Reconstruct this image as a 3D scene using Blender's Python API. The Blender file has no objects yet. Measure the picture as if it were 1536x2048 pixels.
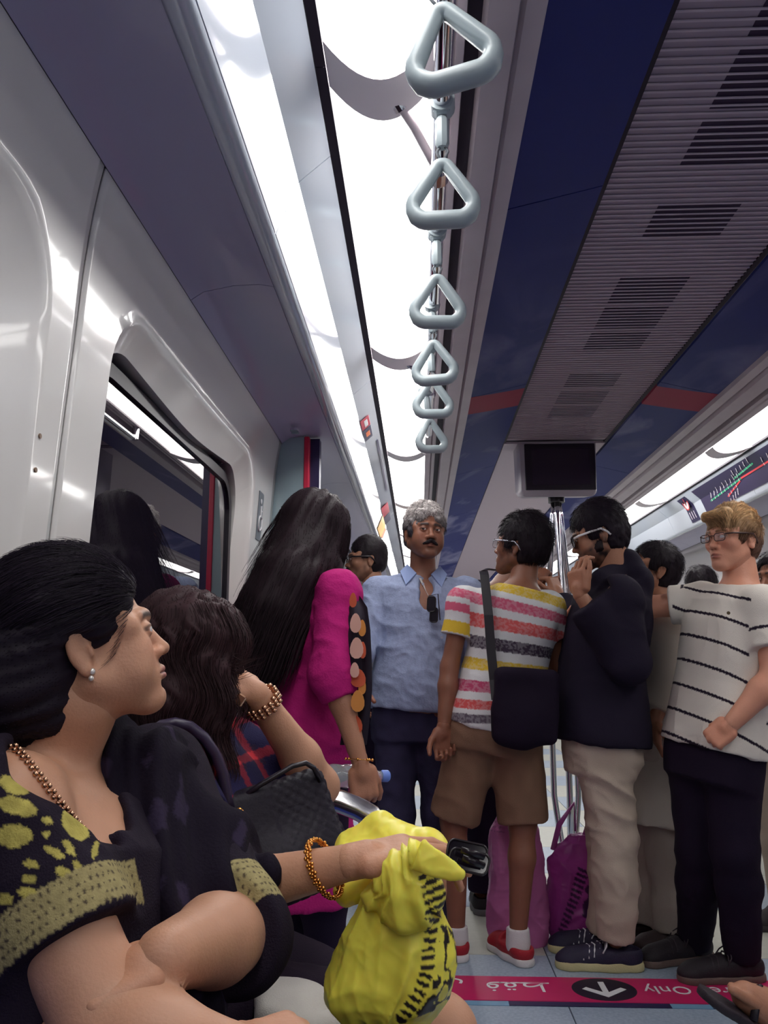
import bpy, math, random
import numpy as np
from math import sin, cos, pi, radians, sqrt
random.seed(7); rng = np.random.default_rng(7)
SC = bpy.context.scene
COL = SC.collection
# ------------------------------------------------------------------ camera
CAMZ = 1.10
YAW, PIT, FPX = radians(2.45), radians(10.14), 1655.0
cam_d = bpy.data.cameras.new('camera'); cam = bpy.data.objects.new('camera', cam_d); COL.objects.link(cam)
cam.location = (0, 0, CAMZ); cam.rotation_euler = (radians(90) + PIT, 0, YAW)
cam_d.sensor_fit = 'VERTICAL'; cam_d.sensor_height = 36.0; cam_d.lens = FPX / 2048 * 36.0
cam_d.clip_start = 0.02
SC.camera = cam
# ------------------------------------------------------------------ world, exposure
wd = bpy.data.worlds.new('world'); SC.world = wd; wd.use_nodes = True
wd.node_tree.nodes['Background'].inputs[0].default_value = (0.10, 0.08, 0.16, 1)
wd.node_tree.nodes['Background'].inputs[1].default_value = 0.25
SC.view_settings.view_transform = 'Standard'; SC.view_settings.look = 'None'
SC.view_settings.gamma = 1.0; SC.view_settings.use_curve_mapping = False
SC.view_settings.exposure = 0.0
LIGHT = 9.2            # radiance of the lit ceiling diffusers

# ------------------------------------------------------------------ maths helpers
V = lambda *a: np.array(a, float)
def unit(v):
    v = np.asarray(v, float); return v / (np.linalg.norm(v) + 1e-12)
_R = V(cos(YAW), sin(YAW), 0); _F = V(-sin(YAW) * cos(PIT), cos(YAW) * cos(PIT), sin(PIT)); _U = np.cross(_R, _F)
CAM = V(0, 0, CAMZ)
def ray(px, py): return _F + _R * ((px - 768) / FPX) + _U * ((1024 - py) / FPX)
def W(px, py, Y):                      # point of the cross-section plane Y seen at a pixel
    r = ray(px, py); return CAM + r * (Y / r[1])
def G(px, py, z=0.0):                  # point of a level plane
    r = ray(px, py); return CAM + r * ((z - CAMZ) / r[2])
def rotz(a): c, s = cos(a), sin(a); return np.array([[c, -s, 0], [s, c, 0], [0, 0, 1.]])
def rotx(a): c, s = cos(a), sin(a); return np.array([[1., 0, 0], [0, c, -s], [0, s, c]])
def roty(a): c, s = cos(a), sin(a); return np.array([[c, 0, s], [0, 1., 0], [-s, 0, c]])
def vnoise(P, f, seed=0):
    Q = np.asarray(P, float) * f + 100.0; I = np.floor(Q).astype(np.int64); t = Q - I; t = t * t * (3 - 2 * t)
    def h(dx, dy, dz):
        n = ((I[..., 0] + dx) * 73856093) ^ ((I[..., 1] + dy) * 19349663) ^ ((I[..., 2] + dz) * 83492791) ^ (seed * 2654435761)
        n = (n ^ (n >> 13)) * 1274126177; n = n ^ (n >> 16)
        return (n & 0xffff) / 65535.0
    a = h(0,0,0)*(1-t[...,0]) + h(1,0,0)*t[...,0]; b = h(0,1,0)*(1-t[...,0]) + h(1,1,0)*t[...,0]
    c = h(0,0,1)*(1-t[...,0]) + h(1,0,1)*t[...,0]; d = h(0,1,1)*(1-t[...,0]) + h(1,1,1)*t[...,0]
    return (a*(1-t[...,1]) + b*t[...,1])*(1-t[...,2]) + (c*(1-t[...,1]) + d*t[...,1])*t[...,2]

# ------------------------------------------------------------------ materials
def srgb(r, g, b):
    f = lambda c: ((c/255 + .055)/1.055)**2.4 if c > 10 else c/255/12.92
    return (f(r), f(g), f(b))
MATS = {}
def mat(name, col=(.5,.5,.5), rough=.5, metal=0, bump=0, bscale=60, var=0, vscale=8, attr=None, sss=0,
        emit=0, coat=0, trans=0, ior=1.45, spec=.5, sheen=0, bstretch=(1,1,1), alpha=1):
    if name in MATS: return MATS[name]
    m = bpy.data.materials.new(name); m.use_nodes = True; nt = m.node_tree; N = nt.nodes; L = nt.links
    b = N['Principled BSDF']; I = b.inputs
    I['Base Color'].default_value = (*col, 1); I['Roughness'].default_value = rough; I['Metallic'].default_value = metal
    I['IOR'].default_value = ior; I['Specular IOR Level'].default_value = spec
    if sss: I['Subsurface Weight'].default_value = sss; I['Subsurface Radius'].default_value = (.012,.005,.003); I['Subsurface Scale'].default_value = 1.0
    if coat: I['Coat Weight'].default_value = coat; I['Coat Roughness'].default_value = .06
    if trans: I['Transmission Weight'].default_value = trans
    if sheen: I['Sheen Weight'].default_value = sheen
    if alpha < 1: I['Alpha'].default_value = alpha
    if emit: I['Emission Color'].default_value = (*col, 1); I['Emission Strength'].default_value = emit
    tc = N.new('ShaderNodeTexCoord'); mp = N.new('ShaderNodeMapping'); mp.inputs['Scale'].default_value = bstretch
    L.new(tc.outputs['Object'], mp.inputs['Vector'])
    src = None
    if attr:
        a = N.new('ShaderNodeAttribute'); a.attribute_name = attr; src = a.outputs['Color']
    if var:
        n = N.new('ShaderNodeTexNoise'); n.inputs['Scale'].default_value = vscale; n.inputs['Detail'].default_value = 5
        L.new(mp.outputs['Vector'], n.inputs['Vector'])
        mr = N.new('ShaderNodeMapRange'); mr.inputs['From Min'].default_value = .3; mr.inputs['From Max'].default_value = .7
        mr.inputs['To Min'].default_value = 1 - var; mr.inputs['To Max'].default_value = 1 + var; L.new(n.outputs['Fac'], mr.inputs['Value'])
        mx = N.new('ShaderNodeVectorMath'); mx.operation = 'SCALE'
        if src: L.new(src, mx.inputs[0])
        else: mx.inputs[0].default_value = col
        L.new(mr.outputs['Result'], mx.inputs['Scale']); src = mx.outputs[0]
    if src: L.new(src, I['Base Color'])
    if bump:
        n = N.new('ShaderNodeTexNoise'); n.inputs['Scale'].default_value = bscale; n.inputs['Detail'].default_value = 6
        L.new(mp.outputs['Vector'], n.inputs['Vector'])
        bp = N.new('ShaderNodeBump'); bp.inputs['Strength'].default_value = bump; bp.inputs['Distance'].default_value = .01
        L.new(n.outputs['Fac'], bp.inputs['Height']); L.new(bp.outputs['Normal'], I['Normal'])
    MATS[name] = m; return m

# ------------------------------------------------------------------ object helpers
def setp(o, label=None, cat=None, group=None, kind=None):
    if label: o['label'] = label
    if cat: o['category'] = cat
    if group: o['group'] = group
    if kind: o['kind'] = kind
    return o
def link_mesh(name, me, m, parent=None):
    o = bpy.data.objects.new(name, me); COL.objects.link(o)
    if m is not None: me.materials.append(m)
    if parent is not None: o.parent = parent
    return o
def empty(name, loc, label=None, cat=None, group=None):
    o = bpy.data.objects.new(name, None); COL.objects.link(o); o.location = tuple(loc); o.empty_display_size = .05
    return setp(o, label, cat, group)
def loc_of(parent):
    s = V(0,0,0)
    while parent is not None: s += V(*parent.location); parent = parent.parent
    return s
def np_mesh(name, v, faces, m, parent=None, smooth=True, colors=None):
    """faces: (n,3)/(n,4) array or list of lists. v in world coordinates."""
    v = np.asarray(v, float) - loc_of(parent)
    me = bpy.data.meshes.new(name)
    if isinstance(faces, np.ndarray):
        k = faces.shape[1]; me.vertices.add(len(v)); me.vertices.foreach_set('co', v.astype(np.float32).ravel())
        me.loops.add(faces.size); me.loops.foreach_set('vertex_index', faces.astype(np.int32).ravel())
        me.polygons.add(len(faces)); me.polygons.foreach_set('loop_start', np.arange(0, faces.size, k, dtype=np.int32))
        me.update(calc_edges=True)
    else:
        me.from_pydata([tuple(p) for p in v], [], [list(map(int, f)) for f in faces])
    if smooth: me.polygons.foreach_set('use_smooth', [True] * len(me.polygons))
    if colors is not None:
        a = me.color_attributes.new('Col', 'FLOAT_COLOR', 'POINT')
        c = np.ones((len(v), 4), np.float32); c[:, :3] = colors; a.data.foreach_set('color', c.ravel())
    me.update()
    return link_mesh(name, me, m, parent)
class MB:
    def __init__(s): s.v = []; s.f = []
    def add(s, v, f):
        n = len(s.v); s.v += [tuple(p) for p in v]; s.f += [[i + n for i in q] for q in f]; return s
    def box(s, c, d, R=None, bev=0):
        c = V(*c); h = V(*d) / 2; R = np.eye(3) if R is None else R
        if bev <= 0:
            P = [c + R @ (h * V(x,y,z)) for x in (-1,1) for y in (-1,1) for z in (-1,1)]
            F = [(0,1,3,2),(4,6,7,5),(0,4,5,1),(2,3,7,6),(0,2,6,4),(1,5,7,3)]
            return s.add(P, F)
        # chamfered box
        b = min(bev, *(h * .98)); P = []; idx = {}
        for x in (-1,1):
            for y in (-1,1):
                for z in (-1,1):
                    for ax in range(3):
                        q = V(h[0]-b, h[1]-b, h[2]-b); q[ax] = h[ax]; idx[(x,y,z,ax)] = len(P); P.append(c + R @ (q * V(x,y,z)))
        F = []
        for ax in range(3):
            o1, o2 = (ax+1) % 3, (ax+2) % 3
            for sg in (-1,1):
                q = []
                for a, bb in ((-1,-1),(1,-1),(1,1),(-1,1)):
                    k = [0,0,0]; k[ax] = sg; k[o1] = a; k[o2] = bb; q.append(idx[(*k, ax)])
                F.append(q if sg > 0 else q[::-1])
        for ax in range(3):
            o1, o2 = (ax+1) % 3, (ax+2) % 3
            for a in (-1,1):
                for bb in (-1,1):
                    k0 = [0,0,0]; k1 = [0,0,0]; k0[ax] = -1; k1[ax] = 1
                    for k in (k0, k1): k[o1] = a; k[o2] = bb
                    q = [idx[(*k0,o1)], idx[(*k1,o1)], idx[(*k1,o2)], idx[(*k0,o2)]]
                    F.append(q if a*bb > 0 else q[::-1])
        for x in (-1,1):
            for y in (-1,1):
                for z in (-1,1):
                    q = [idx[(x,y,z,0)], idx[(x,y,z,1)], idx[(x,y,z,2)]]; F.append(q if x*y*z > 0 else q[::-1])
        return s.add(P, F)
    def tube(s, pts, r, n=12, caps=True, flat=1.0, up=None):
        pts = [V(*p) for p in pts]; rs = r if hasattr(r, '__len__') else [r] * len(pts); m = len(pts); rings = []
        t0 = unit(pts[1] - pts[0]); ref = V(0,0,1) if up is None else V(*up)
        if abs(t0 @ ref) > .95: ref = V(0,1,0)
        a = unit(np.cross(t0, ref))
        for i, p in enumerate(pts):
            t = unit(pts[min(i+1, m-1)] - pts[max(i-1, 0)]); a = unit(a - t * (a @ t)); b = np.cross(t, a)
            rings.append([p + a * (rs[i] * cos(2*pi*k/n)) + b * (rs[i] * flat * sin(2*pi*k/n)) for k in range(n)])
        P = [q for rg in rings for q in rg]
        F = [(i*n+k, i*n+(k+1) % n, (i+1)*n+(k+1) % n, (i+1)*n+k) for i in range(m-1) for k in range(n)]
        if caps: F += [tuple(range(n))[::-1], tuple((m-1)*n+k for k in range(n))]
        return s.add(P, F)
    def loop(s, pts, r, n=10, flat=1.0, nrm=(0,1,0)):      # closed tube in the plane with normal nrm
        pts = [V(*p) for p in pts]; m = len(pts); P = []; nr = unit(nrm)
        for i, p in enumerate(pts):
            t = unit(pts[(i+1) % m] - pts[i-1]); a = unit(np.cross(t, nr))
            P += [p + a * (r * cos(2*pi*k/n)) + nr * (r * flat * sin(2*pi*k/n)) for k in range(n)]
        F = [(i*n+k, i*n+(k+1) % n, ((i+1) % m)*n+(k+1) % n, ((i+1) % m)*n+k) for i in range(m) for k in range(n)]
        return s.add(P, F)
    def sphere(s, c, r, n=12, R=None):
        c = V(*c); r = V(*r) if hasattr(r, '__len__') else V(r,r,r); R = np.eye(3) if R is None else R; P = []; F = []
        m = n // 2 + 1
        for i in range(m + 1):
            th = pi * i / m
            for k in range(n): P.append(c + R @ (r * V(sin(th)*cos(2*pi*k/n), sin(th)*sin(2*pi*k/n), cos(th))))
        for i in range(m):
            for k in range(n): F.append((i*n+k, (i+1)*n+k, (i+1)*n+(k+1) % n, i*n+(k+1) % n))
        return s.add(P, F)
    def cyl(s, a, b, r, n=16): return s.tube([a, b], r, n)
    def poly(s, pts, thick):                               # flat outline (3-D points) given a thickness vector
        n = len(pts); t = V(*thick); P = [V(*p) for p in pts] + [V(*p) + t for p in pts]
        F = [list(range(n)), list(range(2*n-1, n-1, -1))] + [(k, k+n, (k+1) % n + n, (k+1) % n) for k in range(n)]
        return s.add(P, F)
    def extrude(s, prof, y0, y1, thick=(0, .012)):          # open (X, Z) profile run along Y with thickness
        n = len(prof); P = []
        for y in (y0, y1):
            P += [(x, y, z) for x, z in prof] + [(x + thick[0], y, z + thick[1]) for x, z in prof]
        F = []
        for i in range(n - 1):
            F += [(i, i+1, 2*n+i+1, 2*n+i), (n+i+1, n+i, 3*n+i, 3*n+i+1), (i+1, i, n+i, n+i+1), (2*n+i, 2*n+i+1, 3*n+i+1, 3*n+i)]
        F += [(0, 2*n, 3*n, n), (n-1, 2*n-1, 4*n-1, 3*n-1)]
        return s.add(P, F)
    def build(s, name, m, parent=None, smooth=False, angle=None):
        off = loc_of(parent); me = bpy.data.meshes.new(name)
        me.from_pydata([tuple(V(*p) - off) for p in s.v], [], s.f); me.validate(); me.update()
        if smooth or angle:
            me.polygons.foreach_set('use_smooth', [True] * len(me.polygons))
            if angle: me.set_sharp_from_angle(angle=radians(angle))
        return link_mesh(name, me, m, parent)
def rounded(pts, r, n=6):                                   # round the corners of a 2-D polygon
    out = []; m = len(pts); rr = r if hasattr(r, '__len__') else [r]*m
    for i in range(m):
        p = np.array(pts[i], float); a = unit(np.array(pts[i-1]) - p); b = unit(np.array(pts[(i+1) % m]) - p)
        ang = math.acos(np.clip(a @ b, -1, 1)); d = rr[i] / math.tan(ang/2); p0 = p + a*d; p1 = p + b*d
        c = p + unit(a + b) * (rr[i] / sin(ang/2))
        for k in range(n + 1):
            t = k/n; q = p0*(1-t) + p1*t; out.append(c + unit(q - c) * rr[i])
    return out
# ================================================================== THE CARRIAGE
CX = 0.744                                   # centre line of the carriage
Y0, Y1 = -2.6, 15.0
Zc = lambda z: z + CAMZ
mir = lambda x: 2*CX - x
M_cream = mat('cream_gloss', srgb(226,223,220), .24, coat=.8)
M_panel = mat('panel_grey', srgb(178,174,202), .35, coat=.25)
M_cove = mat('cove_gloss', srgb(206,214,226), .14, coat=1.0)
M_frame = mat('frame_grey', srgb(196,184,190), .35, var=.05)
M_dark = mat('dark_gap', srgb(34,22,42), .6)
M_slat = mat('slat_grey', srgb(198,182,192), .45)
M_teal = mat('door_teal', srgb(150,172,178), .35, coat=.3)
M_chrome = mat('chrome', (.78,.76,.80), .08, 1.0)
M_handle = mat('handle_grey', srgb(166,178,182), .38, coat=.2)
M_red = mat('red_print', srgb(200,36,70), .35)
M_white = mat('white_print', srgb(225,225,228), .4)
M_navy = mat('navy_print', srgb(42,36,78), .35)
M_black = mat('black_plastic', srgb(26,20,30), .4)
M_emit = mat('lit_diffuser', (1.0,0.985,.96), .5, emit=LIGHT)

def st(o, kind='structure'): o['kind'] = kind; return o
# ---- floor
def floor_mat():
    m = bpy.data.materials.new('vinyl_floor'); m.use_nodes = True; nt = m.node_tree; N = nt.nodes; L = nt.links; b = N['Principled BSDF']
    tc = N.new('ShaderNodeTexCoord'); n = N.new('ShaderNodeTexNoise'); n.inputs['Scale'].default_value = 90; n.inputs['Detail'].default_value = 4
    n2 = N.new('ShaderNodeTexNoise'); n2.inputs['Scale'].default_value = 2.2
    L.new(tc.outputs['Object'], n.inputs['Vector']); L.new(tc.outputs['Object'], n2.inputs['Vector'])
    r = N.new('ShaderNodeValToRGB'); r.color_ramp.elements[0].color = (*srgb(140,155,176),1); r.color_ramp.elements[1].color = (*srgb(170,184,199),1)
    r.color_ramp.elements[0].position = .35; r.color_ramp.elements[1].position = .65
    mx = N.new('ShaderNodeMix'); mx.inputs[0].default_value = .35; L.new(n.outputs['Fac'], mx.inputs[2]); L.new(n2.outputs['Fac'], mx.inputs[3])
    L.new(mx.outputs[0], r.inputs['Fac']); L.new(r.outputs['Color'], b.inputs['Base Color']); b.inputs['Roughness'].default_value = .34
    return m
M_tile = floor_mat()
M_tileb = mat('cream_tile', srgb(190,190,180), .35, var=.05, vscale=30)
M_tilec = mat('blue_tile', srgb(118,158,190), .35, var=.05, vscale=30)
fl = st(MB().box((CX, (Y0+Y1)/2, -.03), (2.9, Y1-Y0, .05)).build('floor', mat('floor_joint', srgb(70,80,100), .7)))
tw, tl = .62, .62
for i in range(-1, 4):
    for j in range(0, 24):
        x0 = CX - 2.5*tw + i*tw + tw*1.06; y0 = -.32 + j*tl
        if x0 > mir(-.6) or x0 + tw < -.62: continue
        xa, xb = max(x0, -.62), min(x0 + tw, mir(-.62))
        mm = M_tile
        if i >= 3: mm = M_tileb
        if j >= 6 and (i + j) % 2 == 0: mm = M_tileb
        MB().box(((xa+xb)/2, y0+tl/2, -.0025), (xb-xa-.004, tl-.004, .005), bev=.001).build('floor_tile', mm, fl)
# pink notice strip on the floor
yA, yB = 2.965, 3.175
strip = empty('floor_notice', (CX, 3.07, .002), 'long magenta floor strip with white arrow disc and writing before the shoes', 'floor sign')
MB().box((CX+.05, (yA+yB)/2, .0015), (2.5, yB-yA, .002)).build('strip', mat('magenta_vinyl', srgb(196,34,96), .35, var=.04), strip)
MB().box((CX+.05, yA-.022, .0012), (2.5, .034, .0016)).build('edge_band', M_tilec, strip)
for a, b in ((.28, .80), (.93, 1.08), (-.3, .02)):
    MB().box(((a+b)/2, yA-.022, .0016), (b-a, .034, .0016)).build('edge_block', M_navy, strip)
dc = G(1208, 1980); dc[1] = (yA+yB)/2
MB().add([(dc[0]+.108*cos(t), dc[1]+.097*sin(t), z) for z in (.0016,.0032) for t in np.linspace(0, 2*pi, 49)[:-1]],
         [list(range(48,96)), list(range(47,-1,-1))] + [(k,(k+1)%48,48+(k+1)%48,48+k) for k in range(48)]).build('disc', mat('disc_dark', srgb(36,24,44), .4), strip)
ar = MB(); zz = .0036
def arrow(m, c, s):
    def P(x, y): return (c[0]+x*s, c[1]+y*s, zz)
    m.poly([P(-.09,.55), P(.09,.55), P(.09,-.25), P(.52,.12), P(.66,-.02), P(0,-.62), P(-.66,-.02), P(-.52,.12), P(-.09,-.25)][::-1], (0,0,.001))
arrow(ar, dc, .112); ar.build('arrow', M_white, strip)
def text(body, size, loc, rot, m, parent, name='letter', align='CENTER', sx=1.0):
    cu = bpy.data.curves.new(name, 'FONT'); cu.body = body; cu.size = size; cu.align_x = align; cu.align_y = 'CENTER'; cu.extrude = .0004; cu.resolution_u = 3
    t = bpy.data.objects.new(name, cu); COL.objects.link(t)
    me = bpy.data.meshes.new_from_object(t); bpy.data.objects.remove(t); bpy.data.curves.remove(cu)
    vv = np.array([v.co[:] for v in me.vertices]); par = list(range(len(vv)))
    def find(a):
        while par[a] != a: par[a] = par[par[a]]; a = par[a]
        return a
    fs = [list(p.vertices) for p in me.polygons]
    for f in fs:
        for q in f[1:]: par[find(q)] = find(f[0])
    isl = {}
    for f in fs: isl.setdefault(find(f[0]), []).append(f)
    grp = []
    for k, ff in sorted(isl.items(), key=lambda kf: -len(kf[1])):
        ii = sorted({i for f in ff for i in f}); a, b = vv[ii,0].min(), vv[ii,0].max()
        for g in grp:
            if min(b, g[1]) - max(a, g[0]) > .4*(b-a): g[2] += ff; g[0] = min(a, g[0]); g[1] = max(b, g[1]); break
        else: grp.append([a, b, list(ff)])
    Rm = rotz(rot[2]); bpy.data.meshes.remove(me)
    for g in sorted(grp, key=lambda g: g[0]):
        ii = sorted({i for f in g[2] for i in f}); mp2 = {i: k for k, i in enumerate(ii)}
        P = [V(*loc) + Rm @ (vv[i]*V(sx,1,1)) for i in ii]
        MB().add(P, [[mp2[i] for i in f] for f in g[2]]).build(name, m, parent)
text('Children Only', .094, (G(1290,1985)[0], 3.075, .0034), (0, 0, pi), M_white, strip, align='RIGHT', sx=.86)
text('\uFEC2\uFED8\uFED3  \uFEDD\uFE8E\uFED4\uFEC3\uFEF7\uFE8D\uFEED', .115, (G(1100,1970)[0], 3.085, .0034), (0, 0, pi), M_white, strip, 'arabic_letter', align='LEFT', sx=1.1)

# ---- side walls with window openings
prof = [(-.526,.850),(-.538,.79),(-.548,.72),(-.556,.63),(-.563,.50),(-.572,.36),(-.585,.1),(-.60,-.3),(-.605,-1.10)]
pz = np.array([p[1] for p in prof])[::-1]; pxx = np.array([p[0] for p in prof])[::-1]
wallx = lambda z: float(np.interp(z, pz, pxx))
def ring_pts(y0, y1, z0, z1, r, n=10):
    return rounded([(y0,z0),(y1,z0),(y1,z1),(y0,z1)], r, n)
def wall_module(side, name, ya, yb, win, parent=None):
    """module of wall from ya to yb with a rounded window opening win=(y0,y1,z0,z1,r)"""
    fx = (lambda x: x) if side < 0 else mir
    inner = ring_pts(*win); m = len(inner); P = []; F = []
    cy, cz = (win[0]+win[1])/2, (win[2]+win[3])/2; zt, zb = .850, -1.10
    def outer(p):
        d = np.array(p) - (cy, cz); s = 1e9
        if d[0] > 1e-9: s = min(s, (yb-cy)/d[0])
        if d[0] < -1e-9: s = min(s, (ya-cy)/d[0])
        if d[1] > 1e-9: s = min(s, (zt-cz)/d[1])
        if d[1] < -1e-9: s = min(s, (zb-cz)/d[1])
        return np.array([cy, cz]) + d*s
    # insert corner directions so the rectangle keeps its corners
    angs = sorted(set([round(math.atan2(p[1]-cz, p[0]-cy), 5) for p in inner] + [round(math.atan2(z-cz, y-cy), 5) for y in (ya,yb) for z in (zt,zb)]
                      + [round(a, 5) for a in np.linspace(-pi, pi, 60)[:-1]]))
    ia = np.array([math.atan2(p[1]-cz, p[0]-cy) for p in inner]); o = np.argsort(ia); ia = ia[o]; ip = np.array(inner)[o]
    iaa = np.concatenate([[ia[-1]-2*pi], ia, [ia[0]+2*pi]]); ipp = np.vstack([ip[-1], ip, ip[0]])
    def inn(a):
        k = int(np.clip(np.searchsorted(iaa, a) - 1, 0, len(iaa)-2)); A, B = ipp[k], ipp[k+1]; d = np.array([cos(a), sin(a)]); c = np.array([cy, cz])
        M = np.array([d, A-B]).T
        if abs(np.linalg.det(M)) < 1e-9: return A
        s = np.linalg.solve(M, A-c); return c + d*s[0]
    n = len(angs); K = 8
    for k in range(K+1):
        for a in angs:
            p = inn(a); q = outer((cy+cos(a), cz+sin(a))); t = k/K; r_ = p*(1-t) + q*t
            P.append((fx(wallx(r_[1])), r_[0], Zc(r_[1])))
    # reveal: bevel then return
    for (ins, dep) in ((.012,.008),(.088,.036),(.088,.075)):
        for a in angs:
            p = inn(a); d = unit(np.array([cy, cz]) - p); d = d * (V(.15,1) if p[0] < cy else V(1,1)); r_ = p + d*ins; P.append((fx(wallx(p[1]) - dep), r_[0], Zc(r_[1])))
    def band(a0, b0):
        for i in range(n):
            j = (i+1) % n; q = (a0*n+i, a0*n+j, b0*n+j, b0*n+i); F.append(q if side < 0 else q[::-1])
    for k in range(K): band(k, k+1)
    band(K+1, 0); band(K+2, K+1); band(K+3, K+2)
    me = bpy.data.meshes.new(name); me.from_pydata(P, [], F); me.update(); me.polygons.foreach_set('use_smooth', [True]*len(F))
    me.set_sharp_from_angle(angle=radians(50))
    w = link_mesh(name, me, M_cream, parent); so = w.modifiers.new('thick', 'SOLIDIFY'); so.thickness = .004; so.offset = 1 if side < 0 else 1
    # rubber seal and pane
    y0, y1, z0, z1, r = win; i = .083; y0 -= .07
    rb = MB(); outp = ring_pts(y0+i, y1-i, z0+i, z1-i, r*.75, 8); inp = ring_pts(y0+i+.03, y1-i-.03, z0+i+.03, z1-i-.03, r*.6, 8); k = len(outp)
    gx = lambda z: -.607
    Pr = [(fx(gx(p[1]) + d), p[0], Zc(p[1])) for d in (0, -.012) for p in outp] + [(fx(gx(p[1]) + d), p[0], Zc(p[1])) for d in (0, -.012) for p in inp]
    Fr = []
    for q in range(k):
        j = (q+1) % k; Fr += [(q, j, 2*k+j, 2*k+q), (k+q, k+j, 3*k+j, 3*k+q), (q, j, k+j, k+q), (2*k+q, 2*k+j, 3*k+j, 3*k+q)]
    rb.add(Pr, Fr).build('window_seal', mat('rubber', srgb(24,16,30), .35), w)
    g = MB(); ys = np.linspace(y0+i+.01, y1-i-.01, 3); zs = np.linspace(z0+i+.01, z1-i-.01, 9)
    Pg = [(fx(gx(z) - .008 - dd), y, Zc(z)) for dd in (0, .006) for z in zs for y in ys]; Fg = []
    for dd in (0, 27):
        for a in range(8):
            for b in range(2): q = (dd+a*3+b, dd+a*3+b+1, dd+a*3+b+4, dd+a*3+b+3); Fg.append(q)
    g.add(Pg, Fg).build('window_pane', M_glass, w, smooth=True)
    return w
M_glass = mat('tinted_glass', srgb(70,62,84), .0, trans=.85, ior=1.65, spec=.8)
wl = st(MB().box((-.66, 9.05, 1.0), (.06, 11.9, 2.3)).build('wall_left', M_cream)); wr = st(MB().box((mir(-.66), 9.05, 1.0), (.06, 11.9, 2.3)).build('wall_right', M_cream))
mods = [(-2.6, -1.3, (-2.50,-1.42,-.35,.66,.14)), (-1.3, 0.0, (-1.20,-.12,-.35,.66,.14)), (0.0, 1.262, (.05, 1.165, -.35, .66, .16)), (1.27, 3.10, (1.42, 2.70, -.35, .665, .15))]
for a, b, w in mods:
    wall_module(-1, 'wall_panel', a, b, w, wl); wall_module(1, 'wall_panel', a, b, w, wr)
M_outside = mat('tunnel_dark', srgb(30,22,40), .9)
st(MB().box((-1.5, 6.3, 1.2), (.05, 20, 4)).build('wall_tunnel_left', M_outside)); st(MB().box((mir(-1.5), 6.3, 1.2), (.05, 20, 4)).build('wall_tunnel_right', M_outside))
# panel screws beside the seam, left wall
for px_, py_ in ((77,872),(66,940)):
    Yp = 1.19; p = W(px_, py_, Yp); MB().cyl((wallx(p[2]-CAMZ)-.001, Yp, p[2]), (wallx(p[2]-CAMZ)+.002, Yp, p[2]), .004, 10).build('screw', mat('brass_screw', srgb(120,96,80), .4, .8), wl)
# wheelchair plaque on the left wall
pl = empty('accessibility_sign', (-.56, 2.86, 1.45), 'small grey wheelchair plaque on the left wall beside the window', 'sign')
zc_ = .50; hx = lambda z: wallx(z) + .003
y_, hw, hh = 2.86, .038, .085
def wp(y, z, off=.003): return (wallx(z) + off, y, Zc(z))
MB().poly([wp(y_-hw, zc_-hh), wp(y_+hw, zc_-hh), wp(y_+hw, zc_+hh), wp(y_-hw, zc_+hh)], (-.003,0,0)).build('plate', mat('plaque_grey', srgb(112,120,128), .4), pl)
ic = MB()
ic.sphere(wp(y_-.002, zc_+.052, .004), (.002,.010,.010), 10)
ic.tube([wp(y_-.004, zc_+.036, .005), wp(y_-.004, zc_-.004, .005), wp(y_+.018, zc_-.006, .005), wp(y_+.022, zc_-.044, .005), wp(y_+.03, zc_-.044, .005)], .0035, 6)
ic.tube([wp(y_-.004, zc_+.018, .005), wp(y_+.016, zc_+.018, .005)], .0032, 6)
ic.tube([wp(y_-.004+.026*cos(t), zc_-.026+.026*sin(t), .005) for t in np.linspace(radians(110), radians(350), 16)], .0032, 6)
ic.build('wheelchair_symbol', M_white, pl)

# ---- ceiling
ce = st(MB().box((CX, (Y0+Y1)/2, Zc(1.26)), (2.9, Y1-Y0, .05)).build('ceiling', M_dark))
def ext(name, prof_, m, parent=ce, ya=Y0, yb=Y1, th=(0,.012), both=True, smooth=None):
    out = []
    for s in ((1, -1) if both else (1,)):
        pr = [(x, Zc(z)) for x, z in prof_] if s > 0 else [(mir(x), Zc(z)) for x, z in prof_]
        out.append(MB().extrude(pr, ya, yb, (th[0]*s, th[1])).build(name, m, parent, angle=smooth))
    return out
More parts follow.
